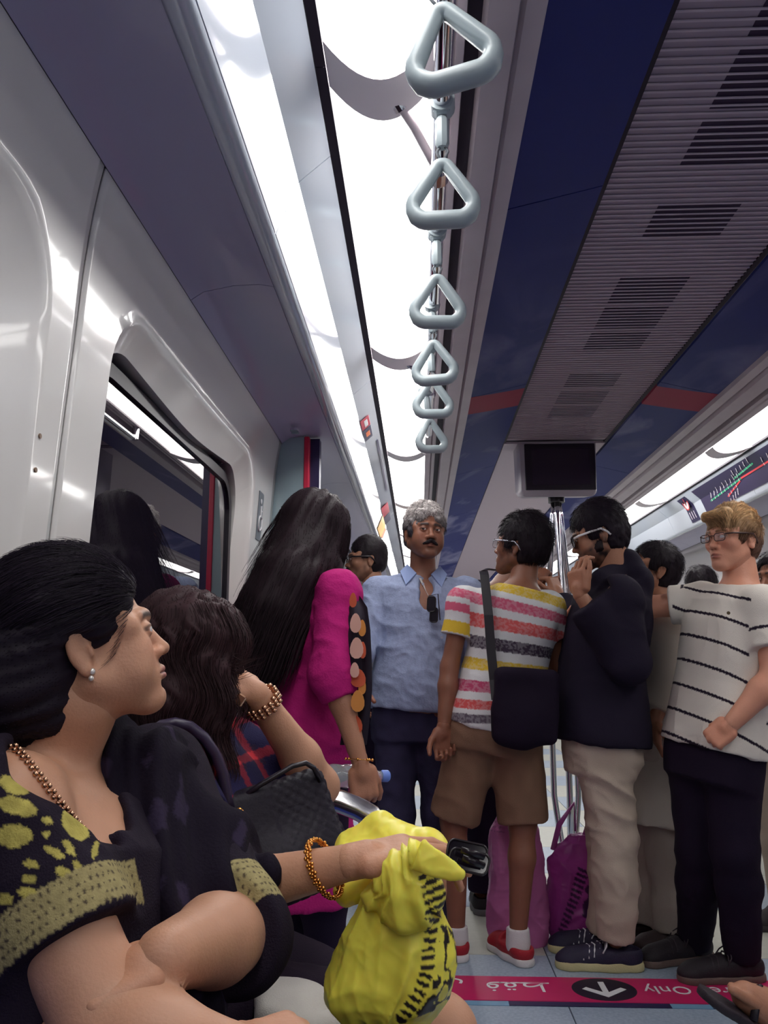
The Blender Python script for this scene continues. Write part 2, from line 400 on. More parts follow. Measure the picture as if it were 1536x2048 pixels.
# printed ceiling panels, navy with a red band and pale shapes
def print_mat():
    m = bpy.data.materials.new('navy_ceiling_print'); m.use_nodes = True; nt = m.node_tree; N = nt.nodes; L = nt.links; b = N['Principled BSDF']
    tc = N.new('ShaderNodeTexCoord'); mp = N.new('ShaderNodeMapping'); mp.inputs['Scale'].default_value = (3.0, 1.5, 1); mp.inputs['Rotation'].default_value = (0,0,.6)
    L.new(tc.outputs['Object'], mp.inputs['Vector'])
    n = N.new('ShaderNodeTexNoise'); n.inputs['Scale'].default_value = .8; n.inputs['Detail'].default_value = 4; n.inputs['Distortion'].default_value = 1.2; L.new(mp.outputs[0], n.inputs['Vector'])
    r = N.new('ShaderNodeValToRGB'); r.color_ramp.elements[0].position = .50; r.color_ramp.elements[0].color = (*srgb(36,46,116),1)
    r.color_ramp.elements[1].position = .74; r.color_ramp.elements[1].color = (*srgb(150,150,185),1); L.new(n.outputs['Fac'], r.inputs['Fac'])
    sx = N.new('ShaderNodeSeparateXYZ'); L.new(tc.outputs['Object'], sx.inputs[0])
    f = N.new('ShaderNodeMapRange'); f.inputs['From Min'].default_value = 1.9; f.inputs['From Max'].default_value = 4.4; L.new(sx.outputs['Y'], f.inputs['Value'])
    m1 = N.new('ShaderNodeMix'); m1.data_type = 'RGBA'; m1.inputs[6].default_value = (*srgb(36,46,116),1); L.new(f.outputs[0], m1.inputs[0]); L.new(r.outputs['Color'], m1.inputs[7])
    # red band, an arc across the carriage
    ax = N.new('ShaderNodeMath'); ax.operation = 'SUBTRACT'; ax.inputs[1].default_value = CX; L.new(sx.outputs['X'], ax.inputs[0])
    a2 = N.new('ShaderNodeMath'); a2.operation = 'POWER'; a2.inputs[1].default_value = 2; L.new(ax.outputs[0], a2.inputs[0])
    a3 = N.new('ShaderNodeMath'); a3.operation = 'MULTIPLY_ADD'; a3.inputs[1].default_value = .30; L.new(a2.outputs[0], a3.inputs[0]); L.new(sx.outputs['Y'], a3.inputs[2])
    c = N.new('ShaderNodeMath'); c.operation = 'COMPARE'; c.inputs[1].default_value = 3.60; c.inputs[2].default_value = .125; L.new(a3.outputs[0], c.inputs[0])
    m2 = N.new('ShaderNodeMix'); m2.data_type = 'RGBA'; m2.inputs[7].default_value = (*srgb(150,30,66),1); L.new(c.outputs[0], m2.inputs[0]); L.new(m1.outputs[2], m2.inputs[6])
    L.new(m2.outputs[2], b.inputs['Base Color']); b.inputs['Roughness'].default_value = .55; b.inputs['Specular IOR Level'].default_value = .25
    return m
M_print = print_mat()
for k in range(12):
    ya = -2.6 + k*1.5
    ext('printed_panel', [(.462,1.158),(.225,1.10)], M_print, ya=ya+.002, yb=min(Y1, ya+1.498))
ext('dark_joint', [(.478,1.172),(.462,1.172)], M_dark)
# mouldings between the printed panels and the lights
ext('moulding', [(.226,1.100),(.222,1.082),(.186,1.076),(.178,1.086)], M_frame)
ext('moulding', [(.178,1.086),(.172,1.062),(.120,1.048),(.114,1.078)], M_frame)
ext('dark_joint', [(.114,1.082),(.086,1.078)], M_dark)
ext('moulding', [(.088,1.074),(.085,1.052),(.070,1.048),(.066,1.058),(.060,1.046),(.034,1.040),(.030,1.052)], M_frame)
# glossy coves
for k in range(13):
    ya = -2.6 + k*1.4 - .045
    ext('cove_panel', [(-.178,1.030),(-.205,1.006),(-.243,.972),(-.261,.927),(-.288,.858)], M_cove, ya=ya+.0015, yb=min(Y1, ya+1.3985), smooth=14)
ext('ridge', [(-.288,.860),(-.294,.848),(-.306,.844),(-.324,.850),(-.338,.862)], M_cove, smooth=60)
for k in range(8):
    ya = -2.6 + k*2.2 - (.0 if k else 0)
    ext('locker_panel', [(-.336,.860),(-.37,.866),(-.43,.864),(-.50,.850),(-.530,.830)], M_panel, ya=ya+.0015, yb=min(Y1, ya+2.1985), smooth=40)
ext('shelf_lip', [(-.530,.828),(-.56,.84)], M_dark)
# screw rosettes on the locker panel
for px_, py_, Y_ in ((555,830,2.95),(590,898,2.98)):
    MB().cyl((-.46,Y_,Zc(.845)), (-.46,Y_,Zc(.836)), .016, 14).build('rosette', M_chrome, ce)
# lights
def divider(xa, xb, y, z, w=.115):
    mb = MB(); n = 14
    P = []
    for (dy, dz) in ((0,0),(w,0),(w,.018),(0,.018)):
        for k in range(n+1):
            t = k/n; x = xa + (xb-xa)*t; s = 1 - (2*t-1)**2
            P.append((x, y + dy + .085*s, z + dz - .012*s - .004))
    F = []
    for q in range(4):
        for k in range(n): F.append((q*(n+1)+k, q*(n+1)+k+1, ((q+1)%4)*(n+1)+k+1, ((q+1)%4)*(n+1)+k))
    return mb.add(P, F)
nl = 0
for side in (-1, 1):
    fx = (lambda x: x) if side < 0 else mir
    for k in range(12):
        ya = -1.44 - 1.4 + 1.4*k + 1.4*0; yb = ya + 1.4
        ya = 1.30 + 1.4*(k-3); yb = ya + 1.4
        nm = ['rearmost', 'second from the rear', 'third from the rear', 'nearest in view', 'second in view', 'third in view', 'fourth in view', 'fifth in view', 'sixth in view', 'third from the far end', 'second from the far end', 'farthest'][k]
        lab = 'white lit panel %s, %s' % ('beside the hand straps' if side < 0 else 'above the route map', nm)
        t = empty('ceiling_light', (fx(-.065), ya, Zc(1.04)), lab, 'ceiling light', 'lit strips left row' if side < 0 else 'lit strips right row')
        MB().box((fx(-.064), (ya+yb)/2, Zc(1.050)), (.190, 1.398, .008)).build('diffuser', M_emit, t)
        a, b = fx(-.158), fx(.034)
        divider(a, b, ya-.06, Zc(1.042)).build('end_band', mat('end_band_grey', srgb(236,226,230), .35), t, angle=40)
        MB().box((fx(-.168), (ya+yb)/2, Zc(1.044)), (.018, 1.398, .018)).build('side_frame', M_frame if 0 else M_dark, t)
# ---- ceiling grille
MB().box((CX, 1.0, Zc(1.183)), (.56, 6.8, .01)).build('grille_backing', mat('grille_back', srgb(168,152,164), .6), ce)
ry = lambda y: 1.165 / math.tan(math.atan((1024-y)/FPX) + PIT)
for a, b in ((-260,-20),(0,105),(132,245),(265,355),(428,495),(572,620),(630,670),(678,713),(758,785),(793,818),(822,845)):
    ya, yb = ry(a), ry(b)
    MB().box((CX, (ya+yb)/2, Zc(1.1795)), (.215, yb-ya, .005)).build('vent_opening', mat('vent_dark', srgb(48,30,58), .7), ce)
sl0 = MB().box((0,0,0), (.548,.0058,.0035), bev=.001).build('slat', M_slat, ce)
ns = 0; y = .35
while y < 4.36:
    o = sl0 if ns == 0 else sl0.copy()
    if ns: COL.objects.link(o)
    o.location = (CX, y, Zc(1.1752)); y += .0246; ns += 1
MB().box((CX, 9.7, Zc(1.172)), (.548, 10.55, .012)).build('smooth_panel', M_slat, ce)

# ---- grab rail with hanging straps
RX, RZ = .046, .975
rail = empty('grab_rail', (RX, 2.2, Zc(RZ)), 'long chrome ceiling rail that carries the grey hand straps', 'rail')
MB().tube([(RX, y, Zc(RZ)) for y in (-1.5, 1, 3.5)], .0165, 16).build('tube', M_chrome, rail, angle=40)
for yb in (-1.45, -.05, 1.35, 2.75):
    MB().tube([(-.03, yb+.06, Zc(1.035)), (-.005, yb+.10, Zc(1.02)), (RX, yb+.19, Zc(RZ))], .009, 10).build('bracket', M_frame, rail, angle=40)
    MB().cyl((-.035, yb+.055, Zc(1.04)), (-.027, yb+.065, Zc(1.032)), .015, 12).build('bracket_foot', M_chrome, rail)
    MB().tube([(RX, yb+.17, Zc(RZ)), (RX, yb+.21, Zc(RZ))], .021, 14).build('collar', M_chrome, rail)
MB().tube([(RX, 3.5, Zc(RZ)), (RX, 3.56, Zc(RZ+.01)), (RX+.01, 3.6, Zc(1.05))], .0165, 14).build('rail_end', M_chrome, rail, angle=40)
# each strap: triangular handle, sleeve, cord, clamp
def tri_loop(w, h, n=7):
    return rounded([(-w/2, -h*.46), (w/2, -h*.46), (0, h*.60)], [.026,.026,.012], n)
def make_strap():
    t = empty('hand_strap', (0,0,0))
    w, h = .150, .108
    pts = [(p[0], 0, p[1]) for p in tri_loop(w, h)]
    m = MB(); L = pts; n = len(L); r = .0138
    # rounded grip whose bottom bar is thicker than its arms
    P = []; nn = 12
    for i, p in enumerate(L):
        t_ = unit(V(*L[(i+1) % n]) - V(*L[i-1])); a = unit(np.cross(t_, V(0,1,0))); th = r * (1.10 if p[2] < -.03 else .82 if p[2] > .045 else .95)
        for k in range(nn): P.append(V(*p) + a*(th*cos(2*pi*k/nn)) + V(0,1,0)*(th*1.25*sin(2*pi*k/nn)))
    F = [(i*nn+k, i*nn+(k+1) % nn, ((i+1) % n)*nn+(k+1) % nn, ((i+1) % n)*nn+k) for i in range(n) for k in range(nn)]
    m.add(P, F); m.build('grip', M_handle, t, smooth=True)
    c = MB()
    for s in (-1, 1): c.tube([(s*.004,0,.066), (s*.010,0,.080), (s*.003,0,.092)], .0025, 6)
    c.build('cord', mat('cord_grey', srgb(120,124,130), .6), t, smooth=True)
    MB().tube([(0,0,.088), (0,0,.094), (0,0,.140), (0,0,.146)], [.009,.0125,.0125,.009], 8).build('sleeve', M_handle, t, angle=30)
    MB().tube([(0,0,.145), (0,0,.160)], .006, 8).build('cord_top', mat('cord_grey'), t)
    MB().box((0,0,.160), (.030,.026,.022), bev=.006).build('clamp', M_handle, t)
    MB().tube([(0,-.016,RZ-.80), (0,.016,RZ-.80)], .0235, 16).build('clamp_ring', M_handle, t, angle=40)
    return t
s0 = make_strap()
def copy_tree(o, parent=None):
    c = o.copy(); COL.objects.link(c); c.parent = parent
    for ch in [q for q in bpy.data.objects if q.parent == o]: copy_tree(ch, c)
    return c
names = ['nearest', 'second nearest', 'third nearest', 'fourth nearest', 'fifth nearest', 'farthest']
for i, (y, tw_, tz) in enumerate(((.974,.12,-.10),(1.325,.0,.06),(1.767,.0,-.06),(2.16,0,.08),(2.475,0,-.10),(2.91,.0,.5))):
    o = s0 if i == 0 else copy_tree(s0)
    o.location = (RX, y, Zc(.80)); o.rotation_euler = (0, -tw_ if i == 0 else 0, tz*-1)
    if i == 0: o.rotation_euler = (0.0, -.20, -.12)
    if i == 5: o.rotation_euler = (0,-.12,.5)
    if i == 4: o.rotation_euler = (0,-.03,.12)
    if i == 3: o.rotation_euler = (0,-.04,-.12)
    setp(o, 'grey triangular hand strap on the ceiling rail, %s of the row' % names[i], 'hand strap', 'hand straps on the rail')

# ---- screen hanging under the ceiling, pole beneath it
YS = 4.40
tv = empty('information_screen', (CX, YS, Zc(1.165)), 'dark switched-off screen in a grey housing under the ceiling grille', 'screen')
a = W(1036, 887, YS); b = W(1197, 992, YS); cxx = (a[0]+b[0])/2; hw = (b[0]-a[0])/2; zt = a[2]+.01; zb_ = b[2]
sh = MB(); o1 = rounded([(-hw,0),(hw,0),(hw*.97,zb_-zt),(-hw*.97,zb_-zt)], [.01,.01,.035,.035], 6)
n = len(o1); P = []
for (dy, s) in ((0,.965),(.012,1.0),(.19,1.02),(.20,.98)): P += [(cxx+p[0]*s, YS+dy, zt+p[1]*(s if dy < .1 else .9)) for p in o1]
F = [list(range(n))[::-1], [3*n+k for k in range(n)]] + [(q*n+k, q*n+(k+1)%n, (q+1)*n+(k+1)%n, (q+1)*n+k) for q in range(3) for k in range(n)]
sh.add(P, F).build('housing', mat('screen_housing', srgb(168,160,170), .35), tv, angle=50)
MB().box((cxx+.012, YS-.002, (zt+zb_)/2+.010), (hw*2*.90, .008, (zt-zb_)*.84), bev=.003).build('bezel', mat('bezel_dark', srgb(30,20,36), .3), tv)
MB().box((cxx+.015, YS-.007, (zt+zb_)/2+.010), (hw*2*.74, .004, (zt-zb_)*.66)).build('display', mat('display_dark', srgb(46,36,54), .2), tv)
pole = empty('grab_pole', (CX, YS+.10, 0), 'chrome floor-to-ceiling pole of three bowed tubes under the dark screen', 'pole')
PC = (W(1113, 1010, YS+.1)[0], YS+.10)
MB().cyl((PC[0], PC[1], zb_-.016), (PC[0], PC[1], zb_+.03), .045, 20).build('flange', M_black, pole)
for k in range(3):
    a_ = radians(30 + 120*k); pts = []
    for z in np.linspace(0.02, zb_-.005, 26):
        u = z/zb_; o = .014 + .060*min(1, max(0, (1-u)*6.0 - .15))*min(1, u*6)
        o = .014 + .058*np.clip((1-u)*3.2-.05, 0, 1)**.8*np.clip(u*5, 0, 1)
        pts.append((PC[0]+o*cos(a_), PC[1]+o*sin(a_), z))
    MB().tube(pts, .0165, 14).build('tube', M_chrome, pole, smooth=True)
MB().tube([(PC[0],PC[1],.005),(PC[0],PC[1],.035)], [.07,.05], 20).build('foot_flange', M_chrome, pole, angle=40)

# ---- partition at the end of the bench side, with a red edge
YP = 3.10
pa = W(540, 1000, YP); pb = W(607, 1000, YP)
scr = empty('partition', (-.5, YP, 0), 'pale teal draught partition with a red edge behind the long-haired woman', 'partition')
MB().box(((-.62+pb[0])/2, YP+.02, Zc(-.12)), (pb[0]+.62, .035, 1.95)).build('board', M_teal, scr)
MB().box((pb[0]+.009, YP+.018, Zc(-.12)), (.020, .045, 1.95), bev=.003).build('red_edge', M_red, scr)
MB().box((pb[0]+.03, YP+.06, Zc(-.12)), (.05, .05, 1.95)).build('post', M_navy, scr)
# doorway wall beyond, teal doors
for s, fx in ((-1, lambda x: x), (1, mir)):
    nm = 'door_1' if s < 0 else 'door_2'
    d = st(MB().box((fx(-.60), 4.05, 1.0), (.03, .90, 1.95), bev=.01).build(nm, M_teal))
    MB().box((fx(-.58), 3.82, 1.25), (.012,.36,1.1), bev=.005).build('door_glass', mat('door_pane', srgb(52,48,66), .06), d)
    MB().box((fx(-.58), 4.28, 1.25), (.012,.36,1.1), bev=.005).build('door_glass', mat('door_pane'), d)
    MB().box((fx(-.585), 4.05, 1.0), (.014,.012,1.9)).build('door_joint', M_dark, d)
# end wall with gangway opening
ew = st(MB().box((CX, Y1+.03, 1.1), (2.9,.06,2.4)).build('wall_end', mat('end_wall', srgb(150,142,156), .5)))
MB().box((CX, Y1-.02, 1.0), (.95,.05,2.0), bev=.02).build('gangway_door', mat('end_door', srgb(110,104,122), .3), ew)
bw = st(MB().box((CX, Y0-.03, 1.1), (2.9,.06,2.4)).build('wall_back', mat('end_wall')))

# ---- route map, no smoking sign on the right cove
def cove_pt(u, y, off=.003):              # u 0..1 across the right cove
    xs = [mir(-.178), mir(-.205), mir(-.243), mir(-.261), mir(-.288)]; zs = [1.030,1.006,.972,.927,.858]
    t = u*4; i = min(3, int(t)); f = t-i; x = xs[i]*(1-f)+xs[i+1]*f; z = zs[i]*(1-f)+zs[i+1]*f
    return V(x - off*.9, y, Zc(z) - off*.4)
def cove_quad(mb, u0, u1, ya, yb, off=.003, th=.0015):
    n = 8; P = []
    for o in (off, off-th):
        for k in range(n+1):
            for y in (ya, yb): P.append(cove_pt(u0+(u1-u0)*k/n, y, o))
    F = []
    for k in range(n):
        q = (2*k, 2*k+1, 2*k+3, 2*k+2); F += [q, tuple(2*(n+1)+i for i in q)[::-1]]
        F += [(2*k, 2*k+2, 2*(n+1)+2*k+2, 2*(n+1)+2*k), (2*k+1, 2*k+3, 2*(n+1)+2*k+3, 2*(n+1)+2*k+1)]
    F += [(0,1,2*(n+1)+1,2*(n+1)), (2*n,2*n+1,4*n+3,4*n+2)]
    mb.add(P, F)
def ycove(px, u):                          # Y at which the cove line u crosses image column px
    lo, hi = 1.5, 9
    for _ in range(40):
        y = (lo+hi)/2; p = cove_pt(u, y) - CAM; x = 768 + FPX*(p@_R)/(p@_F)
        if x > px: lo = y
        else: hi = y
    return y
mp_ = empty('route_map', tuple(cove_pt(.5, 4.2)), 'dark navy metro route map with red and green lines on the right cove', 'map')
yM = ycove(1401, .5); yN = yM - 2.3; LM = yM - yN
q = MB(); cove_quad(q, .10, .90, yN, yM); q.build('map_board', mat('map_navy', srgb(46,34,78), .3), mp_)
def mline(u0, y0, u1, y1, w, m, off=.0055):
    a, b = cove_pt(u0, y0, off), cove_pt(u1, y1, off); t = unit(b-a); nrm = unit(V(-.9,0,-.4)); s = np.cross(t, nrm)*w/2
    return MB().poly([a-s, b-s, b+s, a+s], nrm*-.001)
M_ml_r = mat('map_red', srgb(225,60,70), .4); M_ml_g = mat('map_green', srgb(40,170,120), .4); M_ml_w = mat('map_white', srgb(215,205,215), .4)
yy = lambda f: yM - f*LM
for (u0,f0,u1,f1,m_) in ((.55,.28,.42,.95,M_ml_r),(.80,.17,.60,.27,M_ml_r),(.70,.06,.55,.28,M_ml_g),(.46,.25,.36,.38,M_ml_g),(.60,.43,.55,.56,M_ml_g)):
    mline(u0, yy(f0), u1, yy(f1), .009, m_).build('map_route', m_, mp_)
tick = MB(); names_ = MB()
def stops(u0,f0,u1,f1,n,side):
    for k in range(n):
        t = (k+.5)/n; u = u0+(u1-u0)*t; f = f0+(f1-f0)*t
        tick.add(*(lambda m: (m.v, m.f))(mline(u-.035, yy(f), u+.035, yy(f), .006, None, .007)))
        l = .11 + .12*random.random()
        a = (u-.07, u-.07-l) if side > 0 else (u+.07, u+.07+l)
        for d in range(3):
            names_.add(*(lambda m: (m.v, m.f))(mline(a[0]+(a[1]-a[0])*(d/3+.02), yy(f+.012*side*(d/3)), a[0]+(a[1]-a[0])*(d/3+.28), yy(f+.012*side*((d+1)/3)), .008, None, .006)))
stops(.70,.06,.55,.28,9,1); stops(.46,.25,.36,.38,5,1); stops(.53,.40,.47,.66,8,1); stops(.60,.43,.55,.56,4,-1); stops(.46,.70,.42,.95,5,1); stops(.80,.17,.66,.25,4,-1)
st(tick.build('map_stops', M_ml_w, mp_), 'stuff'); st(names_.build('station_names', M_ml_w, mp_), 'stuff')
ns_ = empty('no_smoking_sign', tuple(cove_pt(.5, 5.2)), 'small navy no smoking sign on the right cove left of the route map', 'sign')
yS = ycove(1378, .5)
q = MB(); cove_quad(q, .12, .95, yS-.075, yS+.075); q.build('sign_plate', M_navy, ns_)
def cdisc(u, y, r, m, off, nm, ring=False):
    c = cove_pt(u, y, off); nrm = unit(V(-.9,0,-.4)); e1 = V(0,1,0); e2 = unit(np.cross(nrm, e1)); mb = MB()
    pts = [c + e1*r*cos(t) + e2*r*sin(t) for t in np.linspace(0, 2*pi, 25)[:-1]]
    if ring: mb.loop(pts, .005, 6, .3, nrm)
    else: mb.poly(pts, nrm*-.001)
    mb.build(nm, m, ns_)
cdisc(.38, yS, .045, M_white, .005, 'disc'); cdisc(.38, yS, .043, mat('sign_red', srgb(210,60,60), .4), .007, 'ring', True)
mline(.20, yS-.03, .56, yS+.03, .009, None, .0075).build('slash', mat('sign_red'), ns_)
mline(.28, yS+.02, .48, yS-.02, .009, None, .0065).build('cigarette', M_black, ns_)
for k in range(3): mline(.70, yS+.04-k*.04, .88, yS+.04-k*.04, .010, None, .006).build('lettering_bar', M_ml_w, ns_)
# stickers on the left cove
def lcove(u, y, off=.003):
    p = cove_pt(u, y, off); return V(mir(p[0]), p[1], p[2])
def sticker(lab, items):
    t = empty('sticker', tuple(lcove(items[0][0], items[0][2])), lab, 'sticker')
    for j, (u0, u1, ya, yb, m_, nm) in enumerate(items):
        mb = MB(); P = [lcove(u0,ya,.004+j*.0004), lcove(u1,ya,.004+j*.0004), lcove(u1,yb,.004+j*.0004), lcove(u0,yb,.004+j*.0004)]
        mb.poly(P, (.0005,0,.001)); mb.build(nm, m_, t)
sticker('red and black warning sticker on the left cove near the fourth light', [(.28,.50,3.30,3.44,M_red,'red_field'),(.28,.50,3.45,3.62,M_navy,'dark_field'),(.34,.42,3.33,3.42,M_white,'emblem'),(.34,.44,3.50,3.57,mat('sticker_orange', srgb(235,120,60), .4),'emblem')])
sticker('long dark navy strip sticker along the left cove', [(.12,.20,3.75,4.9,M_navy,'strip')])
sticker('small red sticker on the far left cove above the gangway light', [(.25,.55,5.25,5.6,M_red,'red_field'),(.25,.55,5.62,5.9,M_navy,'dark_field')])
sticker('yellow and orange leaf sticker on the far left cove', [(.55,.95,5.5,5.95,mat('sticker_yellow', srgb(240,180,60), .4),'leaf'),(.60,.90,5.95,6.1,mat('sticker_orange'),'leaf_base')])

# ---- benches
def bench(side, ya, yb, lab):
    fx = (lambda x: x) if side < 0 else mir
    t = empty('side_bench', (fx(-.35), ya, 0), lab, 'seat')
    n = int(round((yb-ya)/.48)); w = (yb-ya)/n; Ms = mat('seat_blue', srgb(44,62,150), .5, bump=.15, bscale=200); Msh = mat('seat_shell', srgb(190,190,195), .3)
    for k in range(n):
        y = ya + (k+.5)*w
        MB().box((fx(-.34), y, .415), (.44, w-.012, .05), bev=.018).build('cushion', Ms, t)
        MB().box((fx(-.54), y, .66), (.05, w-.012, .42), R=roty(side*.12), bev=.018).build('backrest', Ms, t)
    MB().box((fx(-.36), (ya+yb)/2, .37), (.46, yb-ya, .04), bev=.008).build('seat_shell', Msh, t)
    MB().box((fx(-.50), (ya+yb)/2, .18), (.16, yb-ya, .34)).build('plinth', mat('plinth_grey', srgb(96,92,104), .5), t)
bench(-1, -.6, 1.93, 'blue side bench under the left windows where the seated women sit')
bench(1, -.6, 2.9, 'blue side bench along the right wall of the carriage')
hoop = empty('bench_end_rail', (-.3, 2.06, 0), 'thick chrome end rail of the left bench behind the yellow bag', 'rail')
YH = 1.98
pts = [(-.57,YH,.80),(-.45,YH,.815)] + [tuple(W(px,py,YH)) for px,py in ((600,1588),(640,1594),(680,1603),(715,1617),(742,1632),(757,1650),(764,1680))] + [(-.085,YH,.60),(-.08,YH,.40),(-.08,YH,.03)]
MB().tube(pts, .0255, 18).build('tube', mat('brushed_chrome', (.85,.84,.86), .22, 1.0), hoop, smooth=True)
MB().tube([(-.08,YH,.004),(-.08,YH,.03)], [.05,.035], 16).build('foot', M_chrome, hoop, angle=40)
# ================================================================== SURFACES FROM DISTANCE FIELDS
BIG = 1.0
def smin(a, b, k):
    if k <= 0: return np.minimum(a, b)
    h = np.clip(.5 + .5*(b-a)/k, 0, 1); return b*(1-h) + a*h - k*h*(1-h)
def c_(a, b, ra, rb=None, k=.02): return ('c', V(*a), V(*b), ra, ra if rb is None else rb, k)
def e_(c, r, R=None, k=.02): return ('e', V(*c), V(*r), R, k)
def b_(c, h, R=None, rd=.01, k=.01): return ('b', V(*c), V(*h), R, rd, k)
def l_(o, R, zs, cx, cy, rx, ry, k=.03, pw=2.3): return ('l', V(*o), R, np.array(zs, float), np.array(cx, float), np.array(cy, float), np.array(rx, float), np.array(ry, float), k, pw)
def sub(p): return ('-',) + (p,)
def grp(prims, k=.03): return ('g', list(prims), k)
def keep(pt, n, k=.0): return ('h', V(*pt), unit(n), k)          # keeps the side opposite to n
def pbox(p):
    t = p[0]
    if t == 'g':
        B = [pbox(q) for q in p[1] if q[0] not in '-h']; return np.min([b[0] for b in B], 0), np.max([b[1] for b in B], 0)
    if t == 'c': r = max(p[3], p[4]); return np.minimum(p[1], p[2]) - r, np.maximum(p[1], p[2]) + r
    if t == 'e': r = max(p[2]) if p[3] is not None else p[2]; return p[1] - r, p[1] + r
    if t == 'b':
        r = np.linalg.norm(p[2]) if p[3] is not None else p[2]; return p[1] - r, p[1] + r
    if t == 'l':
        R = p[2]; P = []
        for z, x, y, rx, ry in zip(p[3], p[4], p[5], p[6], p[7]):
            for a in (-1,1):
                for b in (-1,1): P.append(p[1] + R @ V(x+a*rx, y+b*ry, z))
        P = np.array(P); return P.min(0), P.max(0)
def peval(p, X, Y, Z):
    t = p[0]
    if t == 'g':
        F = None
        for q in p[1]:
            if q[0] == 'h':
                d = ((X-q[1][0])*q[2][0] + (Y-q[1][1])*q[2][1] + (Z-q[1][2])*q[2][2]); F = np.maximum(F, d)
            elif q[0] == '-':
                r = q[1]; k = r[8] if r[0] == 'l' else r[-1]; F = -smin(-F, peval(r, X, Y, Z), k)
            else:
                d = peval(q, X, Y, Z); k = q[8] if q[0] == 'l' else q[-1]; F = d if F is None else smin(F, d, k)
        return F
    if t == 'c':
        a, b = p[1], p[2]; ba = b - a; L = ba @ ba + 1e-12
        x, y, z = X-a[0], Y-a[1], Z-a[2]
        h = np.clip((x*ba[0] + y*ba[1] + z*ba[2]) / L, 0, 1)
        return np.sqrt((x-ba[0]*h)**2 + (y-ba[1]*h)**2 + (z-ba[2]*h)**2) - (p[3] + (p[4]-p[3])*h)
    c = p[1]; R = p[3] if t in 'eb' else p[2]; x, y, z = X-c[0], Y-c[1], Z-c[2]
    if R is not None: x, y, z = (x*R[0,0]+y*R[1,0]+z*R[2,0], x*R[0,1]+y*R[1,1]+z*R[2,1], x*R[0,2]+y*R[1,2]+z*R[2,2])
    if t == 'e':
        r = p[2]; k0 = np.sqrt((x/r[0])**2 + (y/r[1])**2 + (z/r[2])**2); k1 = np.sqrt((x/r[0]**2)**2 + (y/r[1]**2)**2 + (z/r[2]**2)**2) + 1e-9
        return np.maximum(k0*(k0-1)/k1, -min(r))
    if t == 'b':
        h = p[2] - p[4]; qx, qy, qz = np.abs(x)-h[0], np.abs(y)-h[1], np.abs(z)-h[2]
        return np.sqrt(np.maximum(qx,0)**2 + np.maximum(qy,0)**2 + np.maximum(qz,0)**2) + np.minimum(np.maximum(qx, np.maximum(qy, qz)), 0) - p[4]
    if t == 'l':
        zs = p[3]; f = lambda a: np.interp(z, zs, a); rx, ry = f(p[6]), f(p[7]); pw = p[9]
        u, v = np.abs(x - f(p[4]))/rx, np.abs(y - f(p[5]))/ry
        d = ((u**pw + v**pw)**(1/pw) - 1) * np.minimum(rx, ry)
        return np.maximum(d, np.maximum(zs[0]-z, z-zs[-1]))
def field_mesh(prims, h):
    pos = [p for p in prims if p[0] not in ('-', 'h')]
    lo = np.min([pbox(p)[0] for p in pos], 0) - 3*h - .01; hi = np.max([pbox(p)[1] for p in pos], 0) + 3*h + .01
    n = np.ceil((hi-lo)/h).astype(int) + 1
    ax = [lo[i] + h*np.arange(n[i]) for i in range(3)]
    F = np.full(n, BIG, np.float32)
    for p in prims:
        if p[0] == 'h':
            X, Y, Z = ax[0][:,None,None], ax[1][None,:,None], ax[2][None,None,:]
            d = ((X-p[1][0])*p[2][0] + (Y-p[1][1])*p[2][1] + (Z-p[1][2])*p[2][2])
            F = -smin(-F, -d, p[3]) if p[3] > 0 else np.maximum(F, d); continue
        neg = p[0] == '-'; q = p[1] if neg else p
        k = q[8] if q[0] == 'l' else q[-1]; m = k + 3*h
        a, b = pbox(q); i0 = np.maximum(0, np.floor((a-m-lo)/h).astype(int)); i1 = np.minimum(n, np.ceil((b+m-lo)/h).astype(int)+1)
        if (i1 <= i0).any(): continue
        s = tuple(slice(i0[j], i1[j]) for j in range(3))
        d = peval(q, ax[0][s[0]][:,None,None], ax[1][s[1]][None,:,None], ax[2][s[2]][None,None,:])
        F[s] = -smin(-F[s], d, k) if neg else smin(F[s], d, k)
    return surface_nets(F.astype(np.float32), lo, h)
